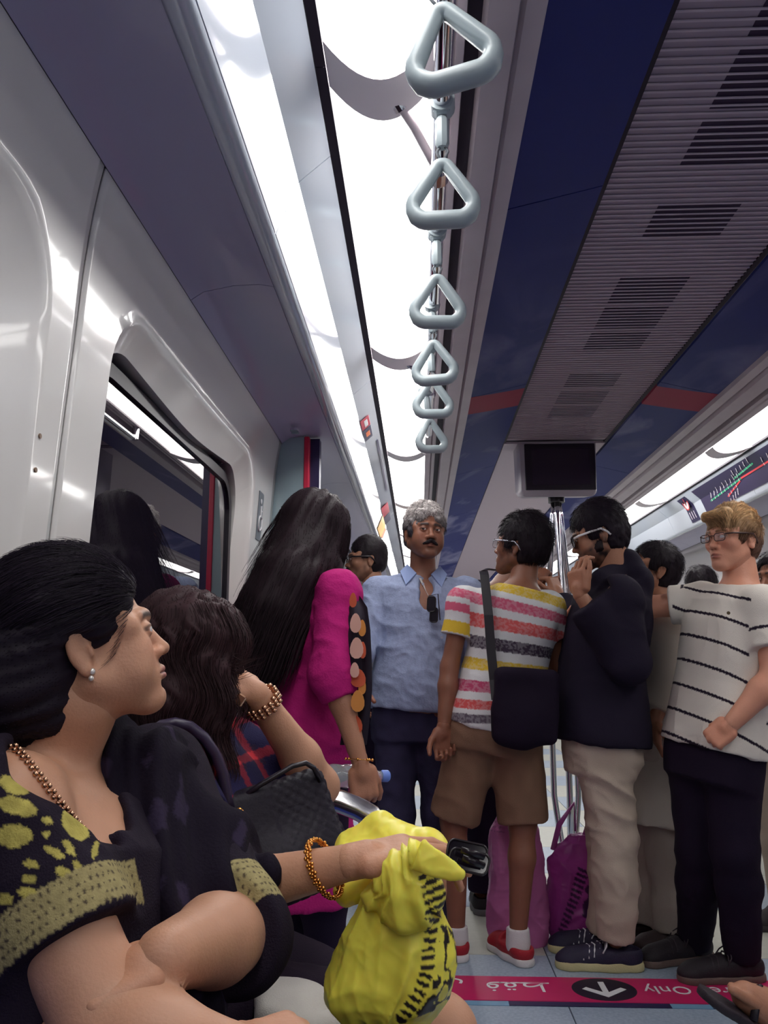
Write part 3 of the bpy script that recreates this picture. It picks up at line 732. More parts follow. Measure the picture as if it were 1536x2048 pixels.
def surface_nets(F, lo, h):
    S = F < 0; n = np.array(F.shape)
    c = np.zeros(n-1, np.uint8)
    for dx in (0,1):
        for dy in (0,1):
            for dz in (0,1): c += S[dx:n[0]-1+dx, dy:n[1]-1+dy, dz:n[2]-1+dz]
    act = (c > 0) & (c < 8); I = np.argwhere(act)
    if len(I) == 0: return np.zeros((0,3)), np.zeros((0,4), int)
    idx = np.full(n-1, -1, np.int64); idx[act] = np.arange(len(I))
    acc = np.zeros((len(I),3)); cnt = np.zeros(len(I))
    cor = [(x,y,z) for x in (0,1) for y in (0,1) for z in (0,1)]
    for a in cor:
        for ax in range(3):
            if a[ax] == 1: continue
            b = list(a); b[ax] = 1
            fa = F[I[:,0]+a[0], I[:,1]+a[1], I[:,2]+a[2]]; fb = F[I[:,0]+b[0], I[:,1]+b[1], I[:,2]+b[2]]
            m = (fa < 0) != (fb < 0); t = np.where(m, fa/(fa-fb+1e-20), 0)
            for d in range(3): acc[:,d] += np.where(m, a[d] + (t if d == ax else 0), 0)
            cnt += m
    v = lo + h*(I + acc/cnt[:,None]); quads = []
    for ax in range(3):
        o1, o2 = (ax+1) % 3, (ax+2) % 3
        sl0 = [slice(None)]*3; sl1 = [slice(None)]*3; sl0[ax] = slice(0, n[ax]-1); sl1[ax] = slice(1, n[ax])
        A, B = S[tuple(sl0)], S[tuple(sl1)]; X = np.argwhere(A != B)
        X = X[(X[:,o1] > 0) & (X[:,o2] > 0) & (X[:,o1] < n[o1]-1) & (X[:,o2] < n[o2]-1)]
        if not len(X): continue
        def g(d1, d2):
            Y = X.copy(); Y[:,o1] -= d1; Y[:,o2] -= d2; return idx[Y[:,0], Y[:,1], Y[:,2]]
        q = np.stack([g(1,1), g(0,1), g(0,0), g(1,0)], 1); fl = ~A[X[:,0], X[:,1], X[:,2]]
        q[fl] = q[fl][:, ::-1]; quads.append(q)
    return v, np.concatenate(quads)
def relax(v, q, it=2, w=.5):
    for _ in range(it):
        s = np.zeros_like(v); c = np.zeros(len(v))
        for i in range(4):
            j = (i+1) % 4; np.add.at(s, q[:,i], v[q[:,j]]); np.add.at(s, q[:,j], v[q[:,i]]); np.add.at(c, q[:,i], 1); np.add.at(c, q[:,j], 1)
        v = v*(1-w) + w*s/np.maximum(c,1)[:,None]
    return v
def vnormals(v, q):
    fn = np.cross(v[q[:,2]]-v[q[:,0]], v[q[:,3]]-v[q[:,1]]); N = np.zeros_like(v)
    for i in range(4): np.add.at(N, q[:,i], fn)
    return N / (np.linalg.norm(N, axis=1)[:,None] + 1e-12)
def solid(name, prims, h, m, parent=None, color=None, disp=None, it=2, extra=None):
    """mesh of a distance field; color(P,N)->rgb, disp(P,N)->metres along the normal; extra: list of (v,q,rgb) joined in"""
    v, q = field_mesh(prims, h)
    if it: v = relax(v, q, it)
    if disp is not None:
        N = vnormals(v, q); v = v + N*disp(v, N)[:,None]
    col = None
    if color is not None:
        col = color(v, vnormals(v, q)) if callable(color) else np.tile(color, (len(v),1))
    if extra:
        for (v2, q2, c2) in extra:
            q = np.vstack([q, q2 + len(v)]); v = np.vstack([v, v2])
            if col is not None: col = np.vstack([col, c2 if np.ndim(c2) > 1 else np.tile(c2, (len(v2),1))])
    return np_mesh(name, v, q, m, parent, True, col)
def folds(P, amp, dirs, seed=0, f=9, warp=.05):
    """cloth creases: ridged noise, stretched along dirs (3x3 scale rows)"""
    Q = P @ np.array(dirs).T; w = np.stack([vnoise(P, 6, seed+1), vnoise(P, 6, seed+2), vnoise(P, 6, seed+3)], -1) - .5
    Q = Q + w*warp*2; n = vnoise(Q, f, seed); r = 1 - np.abs(2*n-1)*1.0; n2 = vnoise(Q, f*2.3, seed+5); r2 = 1 - np.abs(2*n2-1)
    return amp*((r**2 - .35) + .4*(r2**2 - .35))

def surf(o, px, py, off=.002, rad=14):
    """point of a mesh seen at a pixel, lifted a little off the surface"""
    n = len(o.data.vertices); co = np.empty(n*3, np.float32); o.data.vertices.foreach_get('co', co); P = co.reshape(-1,3) + loc_of(o)
    r = P - CAM; d = r @ _F; x = 768 + FPX*(r @ _R)/d; y = 1024 - FPX*(r @ _U)/d
    q = (x-px)**2 + (y-py)**2; m = np.where((q < rad*rad) & (d > .1))[0]
    if len(m) == 0: m = np.argsort(q)[:4]
    k = m[np.argsort(d[m] + .002*np.sqrt(q[m])/1.0*d[m])[:3]]; dd = d[k].mean() - off
    return CAM + ray(px, py)*dd
# ------------------------------------------------------------------ hair strands
def strands(name, roots, flow, length, rad, m, parent, seg=6, cols=None, n=3, stuff=True, curl=0, lift=None, taper=.35):
    """tubes that start at roots and follow flow(P)->unit direction"""
    P = np.asarray(roots, float); k = len(P); path = [P.copy()]; L = length if hasattr(length, '__len__') else np.full(k, length)
    ph = rng.uniform(0, 6.28, k)
    for s in range(seg):
        d = flow(P, s/seg)
        if curl:
            d = d + curl*np.stack([np.sin(ph + s*1.7), np.cos(ph*1.3 + s*1.5), np.sin(ph*.7 + s*2.1)], -1)
            d /= np.linalg.norm(d, axis=1)[:,None] + 1e-9
        P = P + d*(L/seg)[:,None]; path.append(P.copy())
    path = np.stack(path, 1); s1 = seg+1
    t = np.gradient(path, axis=1); t /= np.linalg.norm(t, axis=2)[...,None] + 1e-9
    ref = np.array([.3,.2,.93]); a = np.cross(t, ref); a /= np.linalg.norm(a, axis=2)[...,None] + 1e-9; b = np.cross(t, a)
    r = rad*np.linspace(1, taper, s1)[None,:,None]
    rings = np.stack([path + a*r*cos(2*pi*j/n) + b*r*sin(2*pi*j/n) for j in range(n)], 2)       # k,s1,n,3
    v = rings.reshape(-1, 3); base = (np.arange(k)*s1*n)[:,None,None]; si = (np.arange(seg)*n)[None,:,None]; ji = np.arange(n)[None,None,:]; jn = (ji+1) % n
    q = np.stack([base+si+ji, base+si+jn, base+si+n+jn, base+si+n+ji], -1).reshape(-1, 4)
    col = None
    if cols is not None: col = np.repeat(cols, s1*n, axis=0)
    o = np_mesh(name, v, q, m, parent, True, col)
    if stuff: o['kind'] = 'stuff'
    return o
M_skin = mat('skin', (.3,.15,.1), .48, attr='Col', sss=.10, bump=.12, bscale=260, spec=.45)
M_hair = mat('hair', (.02,.012,.02), .58, attr='Col', spec=.22)
M_cloth = mat('cloth', (.3,.3,.3), .85, attr='Col', bump=.30, bscale=420, spec=.2)
M_linen = mat('linen', (.3,.3,.3), .85, attr='Col', bump=.22, bscale=160, spec=.2)
M_denim = mat('trouser_cloth', (.3,.3,.3), .85, attr='Col', bump=.25, bscale=300, spec=.15)
M_shoe = mat('shoe_cloth', (.3,.3,.3), .65, attr='Col', bump=.2, bscale=300)
M_gold = mat('gold', srgb(226,160,84), .25, 1.0)
M_sil = mat('silver', (.8,.8,.82), .2, 1.0)
M_lens = mat('lens_dark', srgb(22,16,26), .08)
M_lens_c = mat('lens_clear', (.6,.6,.66), .03, alpha=.13)
M_wframe = mat('frame_white', srgb(225,222,226), .3)
M_bframe = mat('frame_black', srgb(28,20,26), .3)
M_eye = mat('eyeball', (.8,.8,.8), .12, attr='Col')

# ------------------------------------------------------------------ heads (local: face -Y, up Z, eyes at z = 0)
def head_prims(fem=False, wide=1.0, nose=1.0, jaw=1.0, chin=1.0, browr=1.0, full=0.0, lid=.0044):
    w = wide; p = []
    p += [e_((0,.016,.034), (.0745*w,.094,.086), None, .02), e_((0,-.028,-.030), (.058*w,.060,.082), None, .03)]
    for s in (-1,1):
        p += [c_((s*.052*w*jaw,.004,-.055), (s*.014,-.066,-.102), .020, .016, .03)]
        p += [e_((s*.040*w,-.060,-.022), (.023,.022,.022), None, .025)]
        if full: p += [e_((s*.038*w,-.052,-.056), (.022+.01*full,.024,.026), None, .03)]
        p += [c_((s*.055*w,-.055,.012), (s*.058*w,-.040,.030), .014, .012, .02)]
    p += [e_((0,-.078*chin,-.100), (.020,.016,.016), None, .022)]
    for s in (-1,1):
        p += [sub(e_((s*.031,-.108,-.001), (.021,.026,.0135), None, .012))]
    br = .0105*browr
    p += [c_((-.012,-.0835,.020), (.012,-.0835,.020), br, br, .012)]
    for s in (-1,1): p += [c_((s*.014,-.084,.021), (s*.044,-.073,.022), br*.95, br*.7, .010)]
    p += [c_((0,-.080,.012), (0,-.098*1,-.022), .0078, .0095, .010), e_((0,-.1035-.006*(nose-1),-.033), (.0115*nose,.0125,.0105), None, .008)]
    for s in (-1,1): p += [e_((s*.0125*nose,-.0945,-.0365), (.0085,.0105,.0078), None, .006), sub(e_((s*.007,-.101,-.0445), (.0042,.005,.004), None, .003))]
    # muzzle and lips
    p += [e_((0,-.070,-.066), (.032,.026,.026), None, .018)]
    lt = 1.25 if fem else 1.0
    for s in (-1,1):
        p += [c_((s*.0215,-.0855,-.0665), (s*.004,-.0965,-.0625), .0035, .0052*lt, .005)]
        p += [c_((s*.0195,-.0855,-.0685), (s*.003,-.0955,-.0735), .0038, .0062*lt, .005)]
    for s in (-1,1): p += [sub(c_((s*.022,-.0895,-.0672), (0,-.1035,-.0678), .0013, .0016, .0025))]
    p += [sub(e_((0,-.099,-.084), (.018,.008,.0045), None, .010))]
    # eyelids
    for s in (-1,1):
        p += [e_((s*.031,-.0785,0), (.0152,.0145,.0138), None, .004), sub(e_((s*.0315,-.0965,-.0010), (.0150,.014,lid), None, .0015))]
    # ears
    for s in (-1,1):
        Re = rotz(s*-.35) @ rotx(-.12); c = V(s*.0745*w, .016, -.008)
        p += [e_(c, (.0085,.0175,.031), Re, .008), e_(c + V(s*.004,-.003,-.028), (.006,.0085,.009), Re, .006)]
        p += [sub(e_(c + V(s*.0085,-.003,.004), (.005,.0105,.018), Re, .004)), e_(c + V(s*.002,-.014,-.005), (.005,.004,.009), Re, .003)]
    return p
def head_color(skin, lip=None, brow=None, beard=None, beardz=None, stache=0, side_hair=None, browth=1.0, lid=None):
    skin = V(*skin); lip = skin*V(.85,.55,.55) if lip is None else V(*lip)
    def f(P, N):
        x, y, z = P[:,0], P[:,1], P[:,2]; n = vnoise(P, 60, 3); n2 = vnoise(P, 18, 5)
        c = skin[None,:]*(1 + .10*(n-.5) + .20*(n2-.5))[:,None]
        # cheeks and nose slightly redder
        r = np.exp(-(((np.abs(x)-.038)/.02)**2 + ((z+.03)/.022)**2))*(y < -.02)*.10; c = c*(1 + r[:,None]*V(1,-.3,-.4))
        def mixc(m, col): nonlocal c; c = c*(1-m[:,None]) + V(*col)[None,:]*m[:,None]
        if beard is not None:
            b0, dens = beard
            m = np.clip((-.038 - z + .022*np.clip((y+.055)/.05,0,1.6))/.02, 0, 1)*np.clip((.030-y)/.015, 0, 1)*np.clip((z+.17)/.05, 0, 1)
            mu = np.exp(-((x/.027)**2 + ((z+.054)/.009)**2))*(y < -.07); m = np.maximum(m, np.clip(mu*1.6,0,1))
            m *= (1 - np.exp(-((x/.020)**2 + ((z+.068)/.008)**2))*(y < -.07))
            mixc(np.clip(m*dens*(.8 + .5*(n-.5)*2), 0, 1), b0)
        ml = np.clip(1.6*np.exp(-((x/.0185)**4 + ((z+.0680)/.0095)**4)) - .3, 0, 1)*(y < -.082)*.8; mixc(ml, lip)
        ml2 = np.exp(-((x/.023)**6 + ((z+.0678)/.0016)**2))*(y < -.080); mixc(ml2*.75, lip*.35)
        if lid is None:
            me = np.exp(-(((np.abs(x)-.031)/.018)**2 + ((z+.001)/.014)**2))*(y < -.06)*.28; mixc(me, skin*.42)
        # lash line
        a = np.sqrt(((np.abs(x)-.031)/.0150)**2 + (z/.0068)**2); mixc(np.exp(-((a-1)/.16)**2)*(z > -.002)*(y < -.07)*.8, (.012,.008,.012))
        if brow is not None:
            bz = .0195 + .0025*np.sin(np.clip((np.abs(x)-.012)/.034,0,1)*pi) ; m = np.exp(-(((z-bz)/(.0048*browth))**2))*np.clip((np.abs(x)-.008)/.006,0,1)*np.clip((.050-np.abs(x))/.008,0,1)*(y < -.04)
            mixc(np.clip(m*1.25*(.85+.3*n), 0, .93), brow)
        if side_hair is not None:
            m = np.clip((y - (-.032))/.008, 0, 1)*np.clip((z - (-.012 + (y > .03)*-.045))/.012, 0, 1)*(np.abs(x) < .079); mixc(m*.95, side_hair)
        # nostrils
        m = np.exp(-(((np.abs(x)-.007)/.0035)**2 + ((z+.044)/.003)**2))*(y < -.085); mixc(m*.8, skin*.2)
        return np.clip(c, 0, 1)
    return f
def xf(R, s, o):
    return lambda P: (np.asarray(P) * s) @ R.T + o
def face_R(yaw, pitch=0, roll=0): return rotz(radians(yaw)) @ rotx(-radians(pitch)) @ roty(radians(roll))
def eyeball(c, look, r, iris=(.05,.025,.015)):
    n = 20; m = 20; P = []; C = []; F = []; z = unit(look); x = unit(np.cross(z, (0,0,1))); y = np.cross(z, x)
    for i in range(m+1):
        th = pi*i/m
        for k in range(n):
            P.append(V(*c) + r*(z*cos(th) + x*sin(th)*cos(2*pi*k/n) + y*sin(th)*sin(2*pi*k/n)))
            C.append((.01,.008,.01) if th < .22 else iris if th < .50 else (.62,.58,.57))
    for i in range(m):
        for k in range(n): F.append((i*n+k, (i+1)*n+k, (i+1)*n+(k+1) % n, i*n+(k+1) % n))
    return np.array(P), np.array(F), np.array(C)
# ------------------------------------------------------------------ hands
def hand_prims(wr, d, n, side, s=1.0, curl=(.4,.45,.5,.55), spread=.06, thumb=(.9,.3), wristr=.026, flex=(1,1,1)):
    """wr wrist, d towards the fingers, n out of the palm, side=+1/-1 puts the thumb along +/- cross(d, n)"""
    d = unit(d); n = unit(V(*n) - d*(V(*n) @ d)); t = np.cross(d, n)*side; p = []
    w = V(*wr)
    Rh = np.stack([t, -n, d], 1)
    p += [c_(w, w + d*.025*s, wristr*s, .025*s, .015), b_(w + d*.052*s, (.040*s,.013*s,.042*s), Rh, .012*s, .012)]
    p += [e_(w + d*.035*s + t*.022*s + n*.008*s, (.018*s,.014*s,.028*s), Rh, .012), e_(w + d*.04*s - t*.026*s + n*.006*s, (.013*s,.011*s,.028*s), Rh, .012)]
    lens = (.043,.048,.045,.036); offs = (.030,.0105,-.0095,-.029); base = (.088,.093,.089,.080); rr = (.0088,.0090,.0086,.0076)
    for i in range(4):
        a = w + d*base[i]*s*.98 + t*offs[i]*s; dr = unit(d + t*spread*(1.5-i)*1.0); ang = 0
        q = a - dr*.02*s; p += [c_(q, a, rr[i]*s, rr[i]*s, .007)]
        L = lens[i]*s; cu = curl[i]
        for j, f in enumerate((1.0, .66, .50)):
            ang += cu*(1.0, 1.15, .8)[j]*flex[j]; v = unit(dr*cos(ang) + n*sin(ang)); b = a + v*L*f
            p += [c_(a, b, rr[i]*s*(1-.09*j), rr[i]*s*(.92-.10*j), .0035)]; a = b
    # thumb from the side of the palm near its base
    a = w + d*.022*s + t*.028*s + n*.006*s; th, tf = thumb
    v1 = unit(d*cos(th) + t*sin(th) + n*tf*.6); b = a + v1*.040*s; v2 = unit(d*cos(th*.55) + t*sin(th*.55) + n*tf); c = b + v2*.034*s; v3 = unit(v2 + n*tf*.3 - t*.25); e = c + v3*.026*s
    p += [c_(a, b, .0145*s, .0115*s, .010), c_(b, c, .0110*s, .0100*s, .004), c_(c, e, .0100*s, .0080*s, .003)]
    return p
def mesh_of(prims, h, it=1, color=None, disp=None):
    v, q = field_mesh(prims, h); v = relax(v, q, it) if it else v
    return v, q
# ------------------------------------------------------------------ torso loft
def torso_R(pel, neck, shl, shr):
    up = unit(neck - pel); x = shl - shr; x = unit(x - up*(x @ up)); y = np.cross(up, x); return np.stack([x, y, up], 1)
def torso_loft(pel, neck, R, w=1.0, dpt=1.0, belly=0, inf=0.0, z0=-.22, z1=1.0, sh=.165, k=.03, fem=0, pw=2.4):
    L = np.linalg.norm(neck - pel)
    zs = np.array([-.30,-.15,0,.15,.35,.55,.72,.86,.95,1.02])*1.0
    rx = np.array([.150,.162,.165,.155,.145,.152,.163,.155,.10,.062])*w; ry = np.array([.105,.115,.115,.108,.100,.108,.112,.100,.075,.055])*dpt
    if fem: rx = rx*np.array([1.03,1.06,1.02,.95,.86,.90,.90,.86,.85,.85]); ry = ry*np.array([1.05,1.08,1.0,.93,.88,1.0,1.08,.95,.85,.85])
    cy = np.array([0,.004,.0,-.004,-.008,-.010,-.006,.004,.012,.016]); b = np.array([0,.3,.7,1,.9,.4,.1,0,0,0])*belly; ry = ry + b*.5; cy = cy - b*.5
    m = (zs >= z0 - 1e-6) & (zs <= z1 + 1e-6); zz = zs[m]; f = lambda a: np.interp(np.r_[z0, zz[(zz > z0) & (zz < z1)], z1], zs, a)
    zq = np.r_[z0, zz[(zz > z0) & (zz < z1)], z1]
    return l_(pel, R, zq*L, 0*zq, f(cy), f(rx)+inf, f(ry)+inf, k, pw)
# ================================================================== PEOPLE
class Person: pass
def make_person(label, J, head, skin, fem=False, w=1.0, dpt=1.0, belly=0, group=None, arm=1.0, leg=1.0, hs=1.0,
                hands=None, headkw={}, colkw={}, look=None, iris=(.05,.025,.015), legs=True, vox=.010, headvox=.0028, root=None, neck_r=.054, arms=('L','R'), armk=.03):
    """J: joint name -> world point. head: (centre, yaw, pitch, roll, scale)."""
    p = Person(); p.J = J = {k: V(*v) for k, v in J.items()}; p.skin = V(*skin)
    base = J['pel'].copy(); base[2] = 0 if root is None else root
    p.e = empty('person', base, label, 'person', group)
    R = torso_R(J['pel'], J['neck'], J['shL'], J['shR']); p.R = R; p.w = w; p.dpt = dpt; p.belly = belly; p.fem = fem; p.arm = arm; p.leg = leg
    hc, yaw, pit, roll, hsc = head; p.HR = face_R(yaw, pit, roll); p.hc = V(*hc); p.hs = hsc
    pr = [torso_loft(J['pel'], J['neck'], R, w, dpt, belly, 0, -.22, 1.0, fem=fem)]
    nb = J['neck'] + R @ V(0,.012,0); nt = p.hc + p.HR @ (V(0,.030,-.075)*hsc)
    pr += [c_(nb, nt, neck_r*1.1*(.88 if fem else 1), neck_r*(.86 if fem else 1), .03)]
    for s in arms:
        sh, el, wr = J['sh'+s], J['el'+s], J['wr'+s]; a = arm*(.86 if fem else 1)
        ar_ = [c_(J['neck'] - R @ V(0,0,.05), sh, .046*w, .044*a, .035), e_(sh, (.048*a,.048*a,.048*a), None, .025), c_(sh, el, .046*a, .038*a, .02)]
        m = el*.68 + wr*.32; ar_ += [c_(el, m, .039*a, .040*a, .02), c_(m, wr, .040*a, .0265*a, .02)]; pr.append(grp(ar_, armk))
    if legs:
        for s in 'LR':
            hp, kn, an = J['hip'+s], J['kn'+s], J['an'+s]
            if np.linalg.norm(hp-kn) < .05: continue
            pr += [c_(hp, kn, .085*leg, .056*leg, .04), e_(kn, (.054*leg,.056*leg,.058*leg), None, .02)]
            m = kn*.70 + an*.30; bk = R @ V(0,.014,0); pr += [c_(kn, m + bk, .050*leg, .055*leg, .02), c_(m + bk, an, .054*leg, .034*leg, .02)]
            if s+'foot' in J: pr += [c_(an, an + V(0,0,-.03), .034*leg, .034*leg, .01), c_(an + V(0,0,-.04), J[s+'foot'], .030, .026, .02)]
    # head in its own space, joined into the same mesh
    hp = head_prims(fem, **headkw)
    nl = (p.HR.T @ (nb - p.hc))/hsc; n0 = V(0,.030,-.075)
    hp += [c_(n0, n0 + (nl-n0)*.62, neck_r*(.80 if fem else .90)/hsc, neck_r*(.86 if fem else .98)/hsc, .022)]
    v, q = field_mesh(hp, headvox); v = relax(v, q, 1, .4)
    p.headlocal = (v, q); cf = head_color(skin, **colkw); hcol = cf(v, vnormals(v, q))
    T = xf(p.HR, hsc, p.hc); extra = [(T(v), q, hcol)]
    sk = p.skin
    def bc(P, N): n = vnoise(P, 14, 9); n2 = vnoise(P, 70, 11); return np.clip(sk[None,:]*(1 + .10*(n-.5) + .06*(n2-.5))[:,None], 0, 1)
    for spec in (hands or []):
        hv, hq = field_mesh(spec, .0034); hv = relax(hv, hq, 1, .4); extra.append((hv, hq, bc(hv, None)*V(1.02,.97,.95)))
    p.body = solid('body', pr, vox, M_skin, p.e, bc, None, 2, extra)
    look = V(0,-1,0) if look is None else V(*look)
    for s in (-1,1):
        ev, ef, ec = eyeball((s*.031,-.0790,-.0003), look, .0128, iris); np_mesh('eye', T(ev), ef, M_eye, p.e, True, ec)
    p.T = T
    return p
def part(p, name, prims, h, m, color, disp=None, it=2, par=None, label=None):
    o = solid(name, prims, h, m, par or p.e, color, disp, it)
    if label: o['label'] = label
    return o
def sleeve(p, s, frac, inf, r1=None, k=.03):
    """upper garment arm: frac in 0..1 upper arm, 1..2 forearm"""
    J = p.J; sh, el, wr = J['sh'+s], J['el'+s], J['wr'+s]; a = p.arm*(.86 if p.fem else 1); out = []
    out += [c_(J['neck'] - p.R @ V(0,0,.055), sh, .046*p.w+inf*.6, .045*a+inf*.8, .035), e_(sh, [.049*a+inf*.8]*3, None, .025)]
    if frac <= 1:
        e = sh + (el-sh)*frac; out += [c_(sh, e, .048*a+inf, (.044*a+inf*1.25) if r1 is None else r1, k)]
    else:
        e = el + (wr-el)*(frac-1); out += [c_(sh, el, .048*a+inf, .041*a+inf, k), c_(el, e, .044*a+inf, (.036*a+inf) if r1 is None else r1, k)]
    return out
def sleeve_cut(p, s, frac):            # end plane of a sleeve, as a shallow cut that only touches the sleeve end
    J = p.J; sh, el, wr = J['sh'+s], J['el'+s], J['wr'+s]
    if frac <= 1: e = sh + (el-sh)*frac; d = unit(el-sh)
    else: e = el + (wr-el)*(frac-1); d = unit(wr-el)
    R = np.stack([unit(np.cross(d, (.3,.9,.2))), np.cross(d, unit(np.cross(d, (.3,.9,.2)))), d], 1)
    return sub(b_(e + d*.06, (.11,.11,.06), R, .002, .003))
def top(p, name, m, color, inf=.016, hem=-.22, fr=(.5,.5), h=.007, disp=None, neck=.93, neckk=.02, loose=0, r1=None, cuts=(), extra=(), belly=None, cutsl=True, it=2, flare=0, label=None):
    J = p.J; pr = []; L = np.linalg.norm(J['neck']-J['pel'])
    t = torso_loft(J['pel'], J['neck'], p.R, p.w, p.dpt, p.belly if belly is None else belly, inf, hem if hem > -.30 else -.30, .97, fem=p.fem)
    zs, cx, cy, rx, ry = t[3:8]; rx = rx + loose*np.clip((.75*L - zs)/L, 0, 1); ry = ry + loose*np.clip((.75*L - zs)/L, 0, 1)
    if hem < -.30:
        zs = np.r_[hem*L, zs]; cx = np.r_[0, cx]; cy = np.r_[cy[0], cy]; rx = np.r_[rx[0]+flare, rx]; ry = np.r_[ry[0]+flare*.8, ry]
    pr.append(('l', t[1], t[2], zs, cx, cy, rx, ry, .03, 2.4))
    for s, f in zip('LR', fr):
        if f: pr.append(grp(sleeve(p, s, f, inf, r1) + ([sleeve_cut(p, s, f)] if cutsl else []), .022))
    nb = J['neck'] + p.R @ V(0,-.012,.035)
    pr.append(sub(e_(nb, (.080*(.85 if p.fem else 1),.088,.072), p.R, .004)))
    pr += list(extra) + list(cuts)
    return part(p, name, pr, h, m, color, disp, it, label=label)
def bottoms(p, name, m, color, frac=2.0, inf=.014, flare=0, h=.009, disp=None, waist=.16, cuff=None, it=2, sag=0):
    J = p.J; pr = [torso_loft(J['pel'], J['neck'], p.R, p.w, p.dpt, p.belly*.6, inf*.8, -.26, waist, fem=p.fem)]
    for s in 'LR':
        hp, kn, an = J['hip'+s], J['kn'+s], J['an'+s]; lg = p.leg
        if frac <= 1:
            e = hp + (kn-hp)*frac; lp = [c_(hp, e, .088*lg+inf, .064*lg+inf+flare, .04)]; d = unit(kn-hp)
        else:
            e = kn + (an-kn)*(frac-1); m_ = kn*.68 + an*.32
            lp = [c_(hp, kn, .088*lg+inf, .062*lg+inf, .04), c_(kn, m_ + p.R @ V(0,.008,0), .062*lg+inf, .058*lg+inf*1.2, .03), c_(m_ + p.R @ V(0,.008,0), e, .058*lg+inf*1.2, .045*lg+inf+flare, .03)]; d = unit(an-kn)
        R = np.stack([unit(np.cross(d, (.3,.9,.2))), np.cross(d, unit(np.cross(d, (.3,.9,.2)))), d], 1)
        p.__dict__.setdefault('ends', {})[s] = (e, d)
        pr.append(grp(lp + [sub(b_(e + d*.10, (.12,.12,.10), R, .002, .003))], .03))
    return part(p, name, pr, h, m, color, disp, it)
def uni(c, var=.10, f=12, seed=1):
    c = V(*c)
    def g(P, N): n = vnoise(P, f, seed); return np.clip(c[None,:]*(1+var*2*(n-.5))[:,None], 0, 1)
    return g
def shoe(p, an, yaw, mats, L=.27, w=.046, z0=0.0, top_h=.075, lab=None, sole_h=.026, low=False, laces=None, open_top=True):
    """yaw: 0 = toe towards the camera (-Y), 90 = +X"""
    R = rotz(radians(yaw)); c = V(an[0], an[1], z0); P = lambda x, y, z: c + R @ V(x, y, z)
    heel, toe = .055, -(L-.075)
    up = [c_(P(0,heel-.02,.045), P(0,-.05,.05), w*.80, w*.86, .03), c_(P(0,-.05,.045), P(0,toe+.05,.030), w*.92, w*.86, .03), e_(P(0,toe+.035,.028), (w*.86,.045,.026), R, .02),
          c_(P(0,.02,.05), P(0,.022,top_h+.01), w*.78, w*.74, .03)]
    up += [keep(P(0,0,sole_h*.7), (0,0,-1)), sub(b_(P(0,.02,top_h+.05), (.09,.09,.05), R, .004, .01)), sub(e_(P(0,.020,top_h), (w*.66,.045,.03), R, .004))]
    t = setp(solid('shoe', up, .0045, M_shoe, p.e, mats[0], None, 1), lab)
    so = [c_(P(0,heel-.018,.012), P(0,-.04,.012), w*.86, w*.84, .03), c_(P(0,-.04,.012), P(0,toe+.045,.012), w*.98, w*.90, .03), e_(P(0,toe+.04,.012), (w*.95,.050,.04), R, .02)]
    so += [keep(P(0,0,.0), (0,0,-1)), keep(P(0,0,sole_h), (0,0,1))]
    solid('sole', so, .0045, M_shoe, t, mats[1], None, 1)
    if laces is not None:
        m = MB()
        for i in range(5):
            y = -.062 - i*.019; z = .096 - .27*(-y-.05)
            m.tube([P(-.041,y+.004,z-.034), P(-.030,y,z-.012), P(-.012,y-.004,z), P(.012,y+.004,z), P(.030,y,z-.012), P(.041,y-.004,z-.034)], .0030, 6)
        for s in (-1,1): m.tube([P(0,-.06,.098), P(s*.022,-.052,.108), P(s*.048,-.060,.088), P(s*.052,-.075,.066)], .0026, 6)
        m.build('laces', laces, t, smooth=True)['kind'] = 'stuff'
    return t
